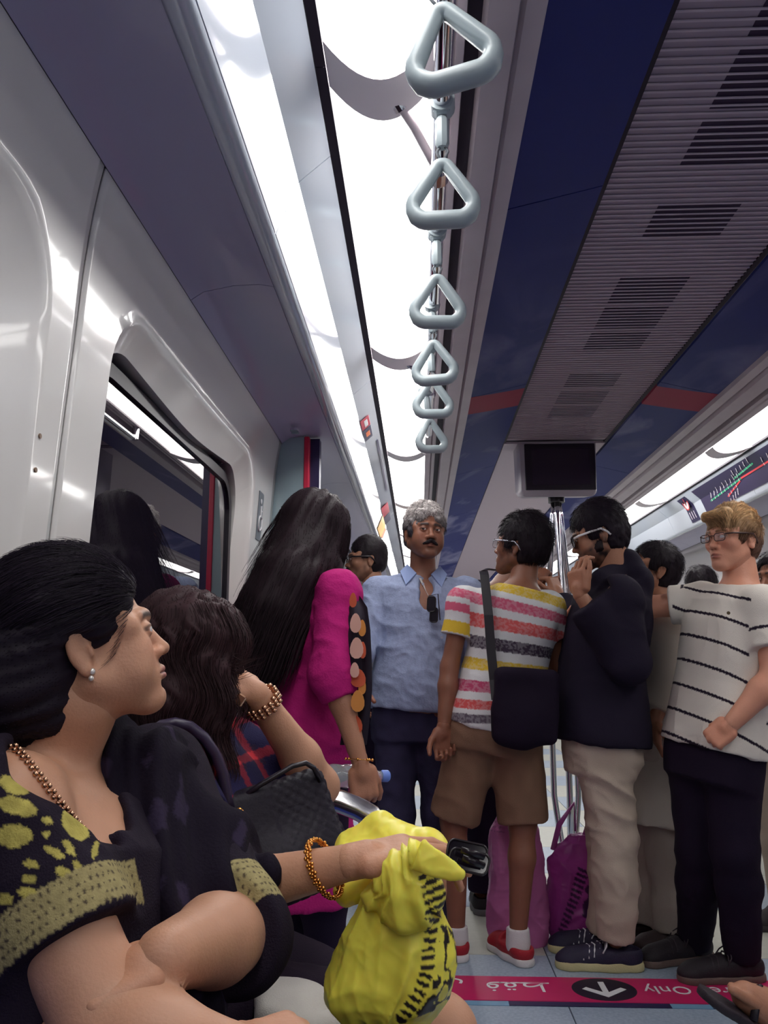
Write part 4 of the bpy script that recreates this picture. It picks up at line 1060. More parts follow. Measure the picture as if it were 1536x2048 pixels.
# ------------------------------------------------------------------ short hair
def hair_cap(p, thick=.016, face=((0,-.118,-.022),(.088,.090,.093)), col=(.012,.008,.014), strand=None, seed=0, amp=.006, f=45, top=0.0, back=-.075, h=.005, side=-.012, extra=(), nst=3000, slen=.028, srad=.0008, curl=.15, lift=.5, tip=None, wide=1.0, flowf=None, name='hair', cuts=()):
    w = wide
    pr = [e_((0,.018,.036), (.0745*w+thick,.094+thick,.086+thick+top), None, .02), e_((0,.040,-.02), (.066*w+thick*.7,.064+thick*.8,.078), None, .03)] + list(extra)
    pr += [sub(e_(face[0], face[1], None, .010)), keep((0,.03,back), (0,.30,-1), .01), sub(b_((0,-.115,side-.10), (.12,.115+.018,.10), None, .01, .01))]
    for s in (-1,1): pr += [sub(e_((s*.088,.014,-.018), (.022,.024,.034), None, .008))]
    pr += list(cuts)
    v, q = field_mesh(pr, h); v = relax(v, q, 1); N = vnormals(v, q)
    d = amp*(vnoise(v, f, seed)*1.2 + vnoise(v, f*2.2, seed+1)*.6 - .9); v = v + N*d[:,None]
    c = V(*col); n = vnoise(v*V(1,1,1), 70, seed+2); cc = c[None,:]*(.7+.6*n)[:,None]
    if tip is not None: cc = tip(v, cc)
    o = np_mesh(name, p.T(v), q, M_hair, p.e, True, cc)
    if nst:
        idx = rng.choice(len(v), nst); roots = v[idx] - N[idx]*.003; nn = N[idx]
        out = (nn @ V(0,0,1)) > -2
        def fl(P, t):
            nrm = P - V(0,.018,.02); nrm /= np.linalg.norm(nrm, axis=1)[:,None]
            g = V(0,.25,-1)[None,:] + 0*P if flowf is None else flowf(P, t)
            g = g - nrm*(g*nrm).sum(1)[:,None]; g /= np.linalg.norm(g, axis=1)[:,None] + 1e-6
            dd = g + nrm*(lift*(1-t)); return dd/np.linalg.norm(dd, axis=1)[:,None]
        sc = cc[idx]*rng.uniform(.6, 1.7, (nst,1))
        global _loc
        so = strands('hair_strands', roots, fl, rng.uniform(.6,1.3,nst)*slen, srad, M_hair, None, 5, np.clip(sc,0,1), curl=curl)
        # bring into world space
        me = so.data; co = np.empty(len(me.vertices)*3, np.float32); me.vertices.foreach_get('co', co); co = p.T(co.reshape(-1,3)) - loc_of(p.e)
        me.vertices.foreach_set('co', co.astype(np.float32).ravel()); me.update(); so.parent = o
    return o
def glasses(p, frame, lens, temple=None, w=.0235, hh=.0165, y=-.104, z=-.003, dz=0, full=True, r=.0014, lab=None, rim=None, tz=0.0):
    T = p.T; L = []
    g = MB(); temple = temple or frame
    for s in (-1,1):
        pts = [T([[s*.0325 + a, y + .10*abs(a*s+.0)*.0 + .006*((s*.0325+a)/.06)**2, z + b]])[0] for a, b in rounded([(-w,-hh),(w,-hh),(w,hh),(-w,hh)], [.010]*4, 5)]
        nr = p.HR @ V(0,-1,0)
        if full: g.loop(pts, r*p.hs, 8, 1, nr)
        L.append(pts)
    g.tube(T([[-.0095,y,z+.006],[0,y-.003,z+.008],[.0095,y,z+.006]]), r*p.hs, 8)
    o = g.build('glasses', rim or frame, p.e, smooth=True)
    if lab: o['label'] = lab
    for s, pts in zip((-1,1), L):
        MB().poly(pts, p.HR @ V(0,.0012,0)).build('lens', lens, o)
        MB().tube(T([[s*.0555,y+.005,z+.009],[s*.072,y+.028,z+.012+tz],[s*.084,-.02,z+.013+tz],[s*.088,.012,z+.012+tz],[s*.084,.030,z-.004],[s*.081,.040,z-.02]]), r*1.25*p.hs, 8, flat=1.6).build('temple', temple, o, smooth=True)
    return o
def between(p, name, pts, r, m, n=8, flat=1.0, parent=None):
    return MB().tube(pts, r, n, flat=flat).build(name, m, parent or p.e, smooth=True)
# ================================================================== THE PASSENGERS
def D(px, py, d): return CAM + ray(px, py)*d
def CL(v, n): return V(*v)
BLK = srgb(42,30,52)
def J_(**k): return {a: V(*b) for a, b in k.items()}
skA = V(*srgb(150,98,74)); skB = V(*srgb(138,90,70)); skC = V(*srgb(212,150,124)); skD = V(*srgb(196,146,118)); skE = V(*srgb(176,124,98))

# ---------------------------------------------------------------- 1 grey-haired man in the pale blue shirt
Y = 3.6
J = J_(pel=W(832,1410,Y), neck=W(846,1148,Y+.02), shR=W(757,1186,Y+.02), shL=W(936,1190,Y+.04), elR=W(722,1290,3.50), elL=W(958,1300,Y), wrR=W(706,1352,3.22), wrL=W(952,1400,3.5),
       hipR=W(792,1440,Y), hipL=W(868,1440,Y), knR=W(792,1625,Y-.03), knL=W(880,1625,Y+.03), anR=W(800,1838,Y), anL=W(892,1838,Y+.05))
hd = [hand_prims(J['wrR'], (.05,-.5,-.5), (.6,-.4,.3), -1, curl=(1.1,1.1,1.1,1.1)), hand_prims(J['wrL'], (0,-.2,-1), (1,0,0), 1)]
m5 = make_person('middle-aged man with curly grey hair and moustache in a pale blue linen shirt', J, (W(850,1066,Y-.02), 16, 2, 3, 1.0), skB*.95, w=1.06, belly=.05, hands=hd,
    headkw=dict(full=.5, wide=1.04, nose=1.3, jaw=1.1, lid=.0031), colkw=dict(brow=srgb(34,24,28), beard=(srgb(58,38,36), .40), browth=1.3), look=unit((-.35,-1,.06)), iris=(.02,.01,.008))
def m5s(P, N):
    n = vnoise(P, 12, 1); n2 = vnoise(P*V(1,1,.15), 260, 2); c = V(*srgb(144,154,184))[None,:]*(1 + .12*(n-.5) + .22*(n2-.5))[:,None]; return c
JJ = m5.J; L5 = np.linalg.norm(JJ['neck']-JJ['pel'])
vneck = [sub(e_(JJ['neck'] + m5.R @ V(.012,-.13,-.05), (.036,.07,.125), m5.R, .008))]
top(m5, 'shirt', M_linen, m5s, inf=.022, hem=-.03, fr=(1.55,1.35), loose=.012, h=.0062, cuts=vneck,
    disp=lambda P, N: folds(P, .010, [[1,0,0],[0,1,0],[.55,0,1.5]], 3, 8) + folds(P, .003, [[1,0,0],[0,1,0],[0,0,1]], 13, 26))
bottoms(m5, 'jeans', M_denim, lambda P, N: uni(srgb(54,50,76), .25, 30)(P, N), inf=.010, disp=lambda P, N: folds(P, .006, [[1,0,0],[0,1,0],[0,0,2]], 5, 8))
for s in (-1, 1):                              # collar wings
    c = JJ['neck'] + m5.R @ V(s*.062,-.030,.030)
    mb = MB(); o = m5.R @ V(s*.02,-.2,1)
    a = JJ['neck'] + m5.R @ V(s*.030,-.072,-.012); b = JJ['neck'] + m5.R @ V(s*.070,-.010,.034); c1 = JJ['neck'] + m5.R @ V(s*.100,-.050,-.006); d1 = JJ['neck'] + m5.R @ V(s*.074,-.112,-.070)
    mb.poly([a, b, c1, d1], m5.R @ V(s*.002,-.006,.004)).build('collar', mat('collar_blue', srgb(136,152,194), .85), m5.e)
mbp = MB()
sh5 = [o for o in m5.e.children if o.name.startswith('shirt')][0]
for pp_, ww_ in (([(838,1156),(844,1170),(850,1186),(856,1200)], .010),):
    a_ = [surf(sh5, x, y, .004) for x, y in pp_]; q_ = [p + V(ww_,0,0) for p in a_]; MB().poly(a_ + q_[::-1], (0,.003,0)).build('placket', mat('placket_cream', srgb(206,200,196), .85), m5.e)
for k in range(6):
    z = -.12 - k*.055; q = JJ['neck'] + m5.R @ V(.012 + .0*k, 0, z)
    f_ = W(0,0,1); 
for k, (px_, py_) in enumerate(((846,1168),(884,1275),(882,1322))):
    q = W(px_, py_, Y-.165 if k else Y-.14); MB().cyl(q, q + V(0,-.006,0), .0055, 10).build('button', mat('button_pale', srgb(170,170,190), .4), m5.e)
# moustache
mo = [c_((s*.003,-.1045,-.0515), (s*.029,-.088,-.0640), .0082, .0052, .004) for s in (-1,1)] + [c_((s*.004,-.103,-.056), (s*.020,-.097,-.061), .0062, .005, .004) for s in (-1,1)]
v, q = field_mesh(mo, .0016); N = vnormals(v, q); v = v + N*((vnoise(v, 400, 3)-.5)*.002)[:,None]
np_mesh('moustache', m5.T(v), q, M_hair, m5.e, True, np.tile(srgb(30,22,26), (len(v),1)))
def grey_tip(v, c):
    t = np.clip((v[:,2] - .02)/.05, 0, 1)[:,None]; return c*(1-t)*.42 + V(*srgb(188,180,178))[None,:]*t*(.65+.5*vnoise(v, 90, 8))[:,None]
hair_cap(m5, .014, ((0,-.130,-.012),(.074,.080,.100)), srgb(120,112,120), amp=.016, f=48, top=.014, curl=.9, slen=.022, srad=.0012, nst=5200, tip=grey_tip, side=-.02)
for s in 'LR': shoe(m5, J['an'+s], 5, (uni(srgb(40,30,36)), uni(srgb(30,24,28))))
# chain and sunglasses hooked in the shirt
sg = MB(); c = W(866,1215,Y-.185)
top_ = W(862,1192,Y-.18); 
o = empty('sunglasses', top_, 'black sunglasses hooked in the open neck of the pale blue shirt', 'sunglasses')
for k, (px_, py_, ww, hh, dy) in enumerate(((863,1208,.030,.062,0),(868,1230,.028,.060,.012))):
    q = W(px_, py_, Y-.198+dy); pts = [q + V(a,0,b) for a, b in rounded([(-ww/2-.004,-hh/2),(ww/2,-hh/2),(ww/2+.003,hh/2),(-ww/2,hh/2)], [.012]*4, 5)]
    MB().poly(pts, (0,.004,0)).build('lens', M_lens, o); MB().loop(pts, .0022, 8, 1, (0,1,0)).build('rim', M_bframe, o, smooth=True)
MB().tube([W(857,1192,Y-.18), W(876,1188,Y-.17), W(880,1240,Y-.19)], .0022, 8).build('temple', M_bframe, o, smooth=True)

# ---------------------------------------------------------------- 2 young man seen from behind, striped shirt
Y = 3.33
J = J_(pel=W(990,1432,Y), neck=W(1044,1172,Y), shL=W(926,1205,Y-.01), shR=W(1096,1215,Y+.02), elL=W(899,1335,Y-.02), wrL=W(887,1452,Y-.06), elR=W(1118,1330,Y+.06), wrR=W(1085,1400,Y+.25),
       hipL=W(950,1470,Y), hipR=W(1030,1472,Y), knL=W(908,1640,Y+.02), knR=W(1045,1645,Y), anL=W(913,1868,Y+.04), anR=W(1036,1872,Y))
hd = [hand_prims(J['wrL'], (-.02,-.03,-1), (.25,-1,0), 1, curl=(.75,.85,.95,1.0), thumb=(.7,.5), s=1.0), hand_prims(J['wrR'], (0,1,0), (0,0,-1), 1)]
m6 = make_person('young man seen from behind in a white shirt with pink, yellow and black stripes', J, (W(1042,1092,Y+.02), -122, 10, 0, 1.0), skB*.92, w=.94, hands=hd, leg=.93, arm=.92,
    colkw=dict(brow=srgb(24,16,20), beard=(srgb(52,36,34), .45), side_hair=srgb(26,18,24)), neck_r=.052)
zpx = lambda py: W(980, py, Y-.13)[2]
bands = [(1135,1163,(214,180,60)),(1178,1202,(206,96,124)),(1220,1248,(214,96,96)),(1266,1292,(70,58,74)),(1313,1338,(214,180,60)),(1361,1384,(186,74,110)),(1400,1418,(206,86,86)),(1428,1446,(96,86,98))]
def m6c(P, N):
    JJ = m6.J; base = V(*srgb(214,214,216)); c = np.tile(base, (len(P),1)); c = c*(1 + .07*(vnoise(P, 25, 4)-.5))[:,None]
    t = np.clip((P[:,2]-zpx(1440))/(zpx(1140)-zpx(1440)), 0, 1)
    h = P[:,2] + (P[:,0]-W(935,1200,Y)[0])*(.02 + .33*t) + .006*(vnoise(P, 9, 2)-.5)
    weave = vnoise(P*V(1,1,1.2), 160, 7)
    L_ = JJ['shL']; dl = np.linalg.norm(P - L_, axis=1)
    for a, b, col in bands:
        z1, z0 = zpx(a), zpx(b); m = ((h > z0) & (h < z1))*1.0
        m = m*(.80 + .20*(weave > .5))
        m = np.clip(m, 0, 1)[:,None]; c = c*(1-m) + V(*srgb(*col))[None,:]*m
    # sleeve of the left arm: pink band then a yellow cuff
    ax = unit(JJ['elL']-JJ['shL']); s_ = (P-JJ['shL']) @ ax; near = (np.linalg.norm((P-JJ['shL']) - s_[:,None]*ax, axis=1) < .072) & (P[:,0] < W(938,1250,Y)[0])
    def put(a, b, col):
        nonlocal c; m = (near & (s_ > a) & (s_ < b))[:,None]; c = np.where(m, V(*srgb(*col)), c)
    put(-.01, .20, (212,212,214)); put(.012, .045, (206,96,124)); put(.082, .128, (214,180,60))
    return c
top(m6, 'striped_shirt', M_cloth, m6c, inf=.018, hem=-.10, fr=(.52,.52), loose=.008, h=.0045, disp=lambda P, N: folds(P, .0075, [[1.2,0,0],[0,1,0],[.3,0,.8]], 21, 6))
bottoms(m6, 'shorts', M_denim, uni(srgb(128,98,80), .10, 30), frac=.99, inf=.020, flare=.016, disp=lambda P, N: folds(P, .007, [[1,0,0],[0,1,0],[.6,0,1]], 22, 7), waist=.10)
hair_cap(m6, .016, ((0,-.124,-.030),(.088,.086,.095)), srgb(26,18,26), amp=.005, f=60, top=.012, curl=.2, slen=.028, nst=3000, side=-.02, lift=.7)
glasses(m6, mat('frame_grey_metal', srgb(190,190,200), .25, .8), M_lens_c, w=.022, lab='thin light metal glasses')
for s, yw in (('L', 188), ('R', 205)): 
    sh_ = shoe(m6, J['an'+s] + V(0,.0,0), yw, (uni(srgb(160,30,44)), uni(srgb(206,200,200))), L=.26, top_h=.062)
    part(m6, 'sock', [c_(J['an'+s] + V(0,0,.035), J['an'+s] + V(0,0,-.03), .042, .046, .01), keep(J['an'+s]+V(0,0,.03), (0,0,1))], .004, M_cloth, uni(srgb(210,206,208)), it=1)
# messenger bag and strap
bag = empty('messenger_bag', W(1040,1480,Y-.19), 'black messenger bag slung behind the young man in the striped shirt', 'bag')
Rb = rotz(.10)
def bagd(P, N): return folds(P, .006, [[1,0,0],[0,1,0],[0,0,1]], 31, 6)
bq = [b_(W(1052,1412,Y-.20), (.118,.042,.135), Rb @ roty(.06), .030, .02), e_(W(1040,1440,Y-.215), (.09,.05,.10), None, .04)]
solid('bag_body', bq, .007, mat('bag_black', (.02,.013,.024), .8, attr='Col', bump=.2, bscale=300, spec=.12), bag, uni(srgb(30,22,37), .1), bagd)
st_ = MB(); pts_ = [W(967,1142,Y-.085), W(969,1150,Y-.125), W(972,1180,Y-.150), W(977,1230,Y-.168), W(982,1300,Y-.172), W(988,1360,Y-.178), W(992,1400,Y-.19)]
P = []; 
for p_ in pts_: P += [p_ + V(-.017,0,0), p_ + V(.017,-.003,0), p_ + V(.017,.004,0), p_ + V(-.017,.006,0)]
F = [(4*i+k, 4*i+(k+1)%4, 4*i+4+(k+1)%4, 4*i+4+k) for i in range(len(pts_)-1) for k in range(4)]
st_.add(P, F).build('strap', M_black, bag)
st2 = MB(); st2.tube([W(967,1142,Y-.085), W(975,1138,Y-.03), W(990,1140,Y+.08)], .012, 8, flat=.3).build('strap', M_black, bag)

# ---------------------------------------------------------------- 3 man in the black hooded jacket
Y = 3.30
J = J_(pel=W(1207,1462,Y), neck=W(1226,1158,Y), shL=W(1240,1195,Y-.185), shR=W(1218,1195,Y+.18), elL=W(1256,1325,Y-.21), wrL=W(1160,1190,Y-.22), elR=W(1150,1320,Y+.24), wrR=W(1118,1192,Y+.55),
       hipL=W(1208,1480,Y-.085), hipR=W(1200,1480,Y+.085), knL=W(1226,1680,Y-.06), knR=W(1216,1675,Y+.08), anL=W(1231,1878,Y-.03), anR=W(1212,1862,Y+.12))
hd = [hand_prims(J['wrL'], (-.12,.02,1), (.75,.60,-.1), -1, curl=(.55,.6,.7,.8), thumb=(.35,.25), s=1.0), hand_prims(J['wrR'], (-.3,.2,.9), (-.6,.6,0), 1, curl=(1.1,1.1,1.1,1.1))]
m7 = make_person('bearded man in a black hooded jacket with white-framed sunglasses, hand at his mouth', J, (W(1196,1070,Y), -100, -16, 0, 1.02), skE*.85, w=1.0, dpt=1.1, belly=.03, hands=hd,
    headkw=dict(full=.3), colkw=dict(brow=srgb(24,16,20), beard=(srgb(36,26,28), .9), side_hair=srgb(28,20,26)), neck_r=.058)
blk = uni(srgb(32,26,42), .18, 10)
jk = top(m7, 'jacket', M_cloth, blk, inf=.032, hem=-.07, fr=(1.85,1.85), loose=.018, h=.0075, disp=lambda P, N: folds(P, .009, [[1,0,0],[0,1,0],[.3,0,1]], 41, 6),
    extra=[c_(W(1200,1160,Y-.09), W(1262,1128,Y), .034, .036, .03), c_(W(1258,1118,Y), W(1215,1150,Y+.10), .036, .03, .03), c_(W(1250,1112,Y-.03), W(1262,1125,Y+.05), .03, .03, .03), e_(W(1276,1168,Y), (.05,.12,.075), None, .04)])
bottoms(m7, 'trousers', M_denim, uni(srgb(190,172,156), .10, 14), inf=.014, flare=.012, disp=lambda P, N: folds(P, .016, [[1,0,0],[0,1,0],[.7,0,1.3]], 42, 7), waist=.1, h=.0075)
hair_cap(m7, .015, ((0,-.118,-.028),(.088,.088,.094)), srgb(30,22,32), back=-.095, amp=.005, f=60, top=.008, curl=.2, slen=.026, nst=3000, side=-.022)
part_beard = [c_((s*.066,-.004,-.030), (s*.058,-.014,-.054), .006, .014, .02) for s in (-1,1)] + [c_((s*.058,-.012,-.052), (s*.016,-.074,-.104), .017, .017, .02) for s in (-1,1)] + [e_((0,-.078,-.106), (.022,.018,.020), None, .01)] + [sub(e_((0,-.10,-.066), (.024,.022,.016), None, .006))]
v, q = field_mesh(part_beard, .004); v = relax(v, q, 2); N = vnormals(v, q); v = v + N*((vnoise(v, 200, 5)-.5)*.006)[:,None]
np_mesh('beard', m7.T(v), q, M_hair, m7.e, True, np.tile(srgb(32,23,27), (len(v),1)))
glasses(m7, M_wframe, M_lens, temple=M_wframe, w=.026, hh=.019, r=.0022, lab='sunglasses with white frame', rim=M_bframe)
for s, yw in (('L', -93), ('R', -100)):
    shoe(m7, J['an'+s] + V(.02,0,0), yw, (uni(srgb(38,32,58), .15, 40), uni(srgb(196,186,140), .15, 20)), L=.305, w=.048, laces=M_white, sole_h=.032)
# ---------------------------------------------------------------- 4 man with glasses in the white shirt with thin stripes
Y = 3.1
J = J_(pel=W(1430,1478,Y), neck=W(1478,1170,Y), shR=W(1403,1206,Y+.12), shL=W(1524,1216,Y-.14), elR=W(1292,1214,Y+.20), wrR=W(1205,1205,Y+.48), elL=W(1552,1350,Y-.20), wrL=W(1464,1446,Y-.20),
       hipR=W(1392,1500,Y+.06), hipL=W(1462,1500,Y-.05), knR=W(1398,1700,Y+.12), knL=W(1470,1700,Y-.04), anR=W(1388,1888,Y+.28), anL=W(1484,1912,Y+.08))
hd = [hand_prims(J['wrR'], (-1,.6,0), (0,0,-1), 1), hand_prims(J['wrL'], (-.72,.22,-.66), (.10,.75,-.5), -1, curl=(1.35,1.35,1.3,1.3), thumb=(.35,.7))]
m9 = make_person('fair-haired man with glasses in a white shirt with thin black stripes, hand in pocket', J, (W(1463,1078,Y), -60, 0, 0, 1.0), skC, w=1.0, hands=hd, arm=1.12,
    headkw=dict(full=0, jaw=.92), colkw=dict(brow=srgb(120,86,60), lip=srgb(170,100,90), side_hair=None), look=unit((-.95,-.5,.0)), iris=(.10,.12,.12), neck_r=.058)
def m9c(P, N):
    JJ = m9.J; c = np.tile(V(*srgb(222,214,204)), (len(P),1)); c = c*(1 + .08*(vnoise(P, 20, 4)-.5))[:,None]
    q = P - W(1450,1240,Y-.1); f = m9.R.T @ (P - JJ['neck']).T; u = f[0]
    h = q[:,2] + .50*q[:,0] + .05*np.clip(q[:,0]+.02, 0, 1)
    a = W(1450,1240,Y-.1)[2]; per = .0985; k = (h + .5*per) % per - .5*per
    m = (np.abs(k) < .0058)
    # arms: rings round the sleeves instead
    for s, off in (('R', .06), ('L', .085)):
        ax = unit(JJ['el'+s]-JJ['sh'+s]); t = (P-JJ['sh'+s]) @ ax; rr_ = np.linalg.norm((P-JJ['sh'+s]) - t[:,None]*ax, axis=1)
        side = (u*(1 if s == 'L' else -1)) > .165
        nr = side & (rr_ < .10); m = np.where(nr, np.abs(t-off) < .0055, m)
    c[m] = V(*srgb(38,28,44)); return c
ts = top(m9, 'striped_shirt', M_cloth, m9c, inf=.020, hem=-.06, fr=(.62,.55), loose=.016, h=.0042, disp=lambda P, N: folds(P, .008, [[1,0,0],[0,1,0],[-.5,0,.7]], 51, 6))
MB().cyl(W(1457,1226,Y-.175), W(1457,1226,Y-.180), .006, 12).build('pocket_button', mat('button_brown', srgb(96,80,60), .5), m9.e)
bottoms(m9, 'trousers', M_denim, uni(srgb(34,25,42), .1), inf=.014, disp=lambda P, N: folds(P, .006, [[1,0,0],[0,1,0],[.6,0,1]], 52, 7), waist=.14)
def blond(v, c):
    t = np.clip((v[:,2]-.0)/.09, 0, 1)[:,None]; n = vnoise(v*V(1,.3,1), 120, 5)[:,None]
    return V(*srgb(112,80,66))[None,:]*(1-t)*.9 + V(*srgb(206,168,122))[None,:]*t*(.55+.8*n)
hair_cap(m9, .011, ((0,-.132,-.030),(.076,.078,.094)), srgb(180,140,104), amp=.006, f=50, top=.010, curl=.12, slen=.036, nst=4500, tip=blond, srad=.0009, side=-.018,
    extra=[c_((-.045,-.080,.082), (.045,-.076,.088), .019, .022, .02)], flowf=lambda P, t: np.stack([P[:,0]*0+.55, -.8+0*P[:,0], .12+0*P[:,0]-np.clip(.07-P[:,2],0,1)*18], -1), lift=.25)
glasses(m9, mat('frame_brown', srgb(70,48,44), .3), M_lens_c, w=.022, hh=.014, lab='brown half-rim glasses', r=.0016)
for s, yw in (('L', -84), ('R', -70)):
    shoe(m9, J['an'+s], yw, (uni(srgb(34,26,34), .25, 30), uni(srgb(104,86,80), .1, 20)), L=.30, w=.048, laces=mat('lace_dark', srgb(60,50,58), .6))

# ---------------------------------------------------------------- 5 man in the cream long shirt, looking up
Y = 3.62
J = J_(pel=W(1322,1445,Y), neck=W(1332,1208,Y), shL=W(1338,1245,Y-.17), shR=W(1322,1245,Y+.17), elL=W(1342,1355,Y-.18), wrL=W(1310,1440,Y-.2), elR=W(1320,1360,Y+.2), wrR=W(1300,1440,Y+.1),
       hipL=W(1325,1470,Y-.08), hipR=W(1318,1470,Y+.08), knL=W(1350,1660,Y-.08), knR=W(1300,1660,Y+.06), anL=W(1366,1868,Y-.14), anR=W(1300,1845,Y+.02))
m8 = make_person('dark-haired man in a cream long shirt and loose trousers, looking up', J, (W(1304,1140,Y), -84, 20, 0, .98), skE*.95, w=.98, hands=[hand_prims(J['wrL'], (0,0,-1), (1,0,0), 1), hand_prims(J['wrR'], (0,0,-1), (1,0,0), -1)],
    colkw=dict(brow=srgb(26,18,22), side_hair=None, beard=(srgb(70,46,42), .35)), look=unit((-.9,-.2,.5)))
cr = uni(srgb(198,188,178), .12, 9)
top(m8, 'long_shirt', M_cloth, cr, inf=.026, hem=-.78, fr=(1.8,1.8), loose=.025, flare=.05, h=.009, disp=lambda P, N: folds(P, .013, [[1.3,0,0],[0,1.3,0],[0,0,.35]], 61, 6))
bottoms(m8, 'loose_trousers', M_cloth, uni(srgb(186,174,164), .12, 9), inf=.045, flare=.02, h=.009, disp=lambda P, N: folds(P, .014, [[1.5,0,0],[0,1.5,0],[0,0,.5]], 62, 7))
hair_cap(m8, .014, ((0,-.122,-.022),(.086,.084,.088)), srgb(30,22,30), amp=.004, f=50, top=.004, curl=.1, slen=.03, nst=2400, side=-.016)
for s, yw in (('L', -80), ('R', -95)): shoe(m8, J['an'+s], yw, (uni(srgb(60,44,46)), uni(srgb(44,34,38))), L=.27, top_h=.05)

# ---------------------------------------------------------------- 6 man in black behind, holding the pole
Y = 3.95
J = J_(pel=W(1000,1400,Y), neck=W(1010,1168,Y), shL=W(955,1190,Y+.02), shR=W(1062,1190,Y), elR=W(1062,1228,Y+.16), wrR=W(1070,1162,4.38), elL=W(950,1310,Y), wrL=W(955,1400,Y-.05),
       hipL=W(970,1430,Y), hipR=W(1035,1430,Y), knL=W(968,1590,Y), knR=W(1035,1590,Y), anL=W(962,1782,Y), anR=W(1035,1782,Y))
J['elR'] = (J['shR'] + J['wrR'])/2 + V(0,0,-.12)
hd = [hand_prims(J['wrR'], unit(W(1100,1120,4.44)-J['wrR']), (.55,.85,.1), -1, curl=(1.15,1.15,1.1,1.1), s=1.0), hand_prims(J['wrL'], (0,0,-1), (1,0,0), 1)]
m10 = make_person('person in black behind the striped shirt, hand with a silver watch on the pole', J, (W(1040,1112,Y), 170, 0, 0, .95), skB*.9, hands=hd, w=.95)
top(m10, 'black_shirt', M_cloth, blk, inf=.018, hem=-.2, fr=(1.5,1.55), h=.009)
bottoms(m10, 'trousers', M_denim, uni(BLK, .1))
hair_cap(m10, .012, col=srgb(24,17,25), nst=600)
ax = unit(J['wrR']-J['elR']); wc = J['wrR'] - ax*.025; MB().tube([wc-ax*.009, wc+ax*.009], .0335, 18).build('watch', M_sil, m10.e, angle=40)
MB().cyl(wc + V(-.0,-.033,.0), wc + V(0,-.040,0), .015, 16).build('watch_face', M_sil, m10.e)
for s in 'LR': shoe(m10, J['an'+s], 180, (uni(srgb(40,32,40)), uni(srgb(120,116,120))), L=.27)

# ---------------------------------------------------------------- 7 man with black glasses and moustache, behind
Y = 4.35
J = J_(pel=W(745,1370,Y), neck=W(742,1186,Y), shR=W(728,1212,Y+.17), shL=W(742,1212,Y-.17), elL=W(738,1300,Y-.18), wrL=W(725,1370,Y-.2), elR=W(725,1300,Y+.18), wrR=W(720,1370,Y+.1),
       hipL=W(748,1390,Y-.08), hipR=W(742,1390,Y+.08), knL=W(745,1560,Y-.08), knR=W(742,1560,Y+.08), anL=W(745,1730,Y-.08), anR=W(742,1725,Y+.08))
m4 = make_person('man with black glasses and moustache behind the long-haired woman, facing left', J, (W(732,1120,Y), -78, 0, 0, .98), skE*.82, hands=[hand_prims(J['wrL'], (0,0,-1), (1,0,0), 1), hand_prims(J['wrR'], (0,0,-1), (1,0,0), -1)],
    colkw=dict(brow=srgb(26,18,22), beard=(srgb(60,42,40), .45), side_hair=None))
top(m4, 'grey_shirt', M_cloth, uni(srgb(140,140,150), .12), inf=.02, hem=-.2, fr=(1.5,1.5), h=.009, disp=lambda P, N: folds(P, .008, [[1,0,0],[0,1,0],[0,0,1]], 71, 6))
bottoms(m4, 'trousers', M_denim, uni(BLK, .1))
hair_cap(m4, .008, ((0,-.122,-.030),(.080,.080,.100)), srgb(28,20,26), amp=.003, nst=1500, slen=.016, curl=.1, top=.012, side=.0)
glasses(m4, M_bframe, M_lens_c, w=.024, hh=.015, r=.0022, lab='black-framed glasses')
mo = [c_((s*.003,-.103,-.050), (s*.024,-.090,-.0600), .0062, .0042, .004) for s in (-1,1)]
v, q = field_mesh(mo, .002); np_mesh('moustache', m4.T(v), q, M_hair, m4.e, True, np.tile(srgb(26,19,24), (len(v),1)))
for s in 'LR': shoe(m4, J['an'+s], -90, (uni(srgb(40,32,40)), uni(srgb(30,26,30))), L=.27)

# ---------------------------------------------------------------- 8 heads at the right edge
def bystander(lab, hcp, Y, yaw, cloth, sk):
    hc = W(hcp[0], hcp[1], Y); x, y, z = hc; dn = lambda dx, dy, zz: V(x+dx, y+dy, zz)
    s = (z-.0)/1.62; f = V(sin(radians(yaw)), -cos(radians(yaw)), 0); r = V(f[1], -f[0], 0)
    J = dict(pel=dn(0,0,.93*s), neck=dn(0,0,1.45*s), shL=V(x,y,1.39*s)-r*.17, shR=V(x,y,1.39*s)+r*.17, elL=V(x,y,1.12*s)-r*.20, elR=V(x,y,1.12*s)+r*.20, wrL=V(x,y,.9*s)-r*.20+f*.1, wrR=V(x,y,.9*s)+r*.20+f*.1,
             hipL=V(x,y,.9*s)-r*.085, hipR=V(x,y,.9*s)+r*.085, knL=V(x,y,.49*s)-r*.09, knR=V(x,y,.49*s)+r*.09, anL=V(x,y,.085)-r*.09, anR=V(x,y,.085)+r*.09)
    p = make_person(lab, J, (hc, yaw, 0, 0, 1.0), sk, hands=[hand_prims(J['wrL'], (0,-.0,-1), r, 1), hand_prims(J['wrR'], (0,0,-1), -r, -1)], colkw=dict(brow=srgb(26,18,22), side_hair=srgb(26,18,24)))
    top(p, 'shirt', M_cloth, uni(cloth[0], .1), inf=.02, hem=-.2, fr=(.6,.6), h=.009)
    bottoms(p, 'trousers', M_denim, uni(cloth[1], .1), inf=.025)
    hair_cap(p, .013, col=srgb(26,18,25), nst=900)
    for s_ in 'LR': shoe(p, J['an'+s_], yaw, (uni(srgb(44,34,40)), uni(srgb(60,50,56))), L=.27)
    return p
bystander('dark-haired person half hidden at the right edge behind the man with thin stripes', (1556,1158), 3.75, -60, (srgb(40,30,44), srgb(176,160,148)), skB)
bystander('dark-haired passenger far back, only the crown showing above a white shoulder', (1405,1176), 4.9, 150, (srgb(50,42,60), srgb(50,44,60)), skB)
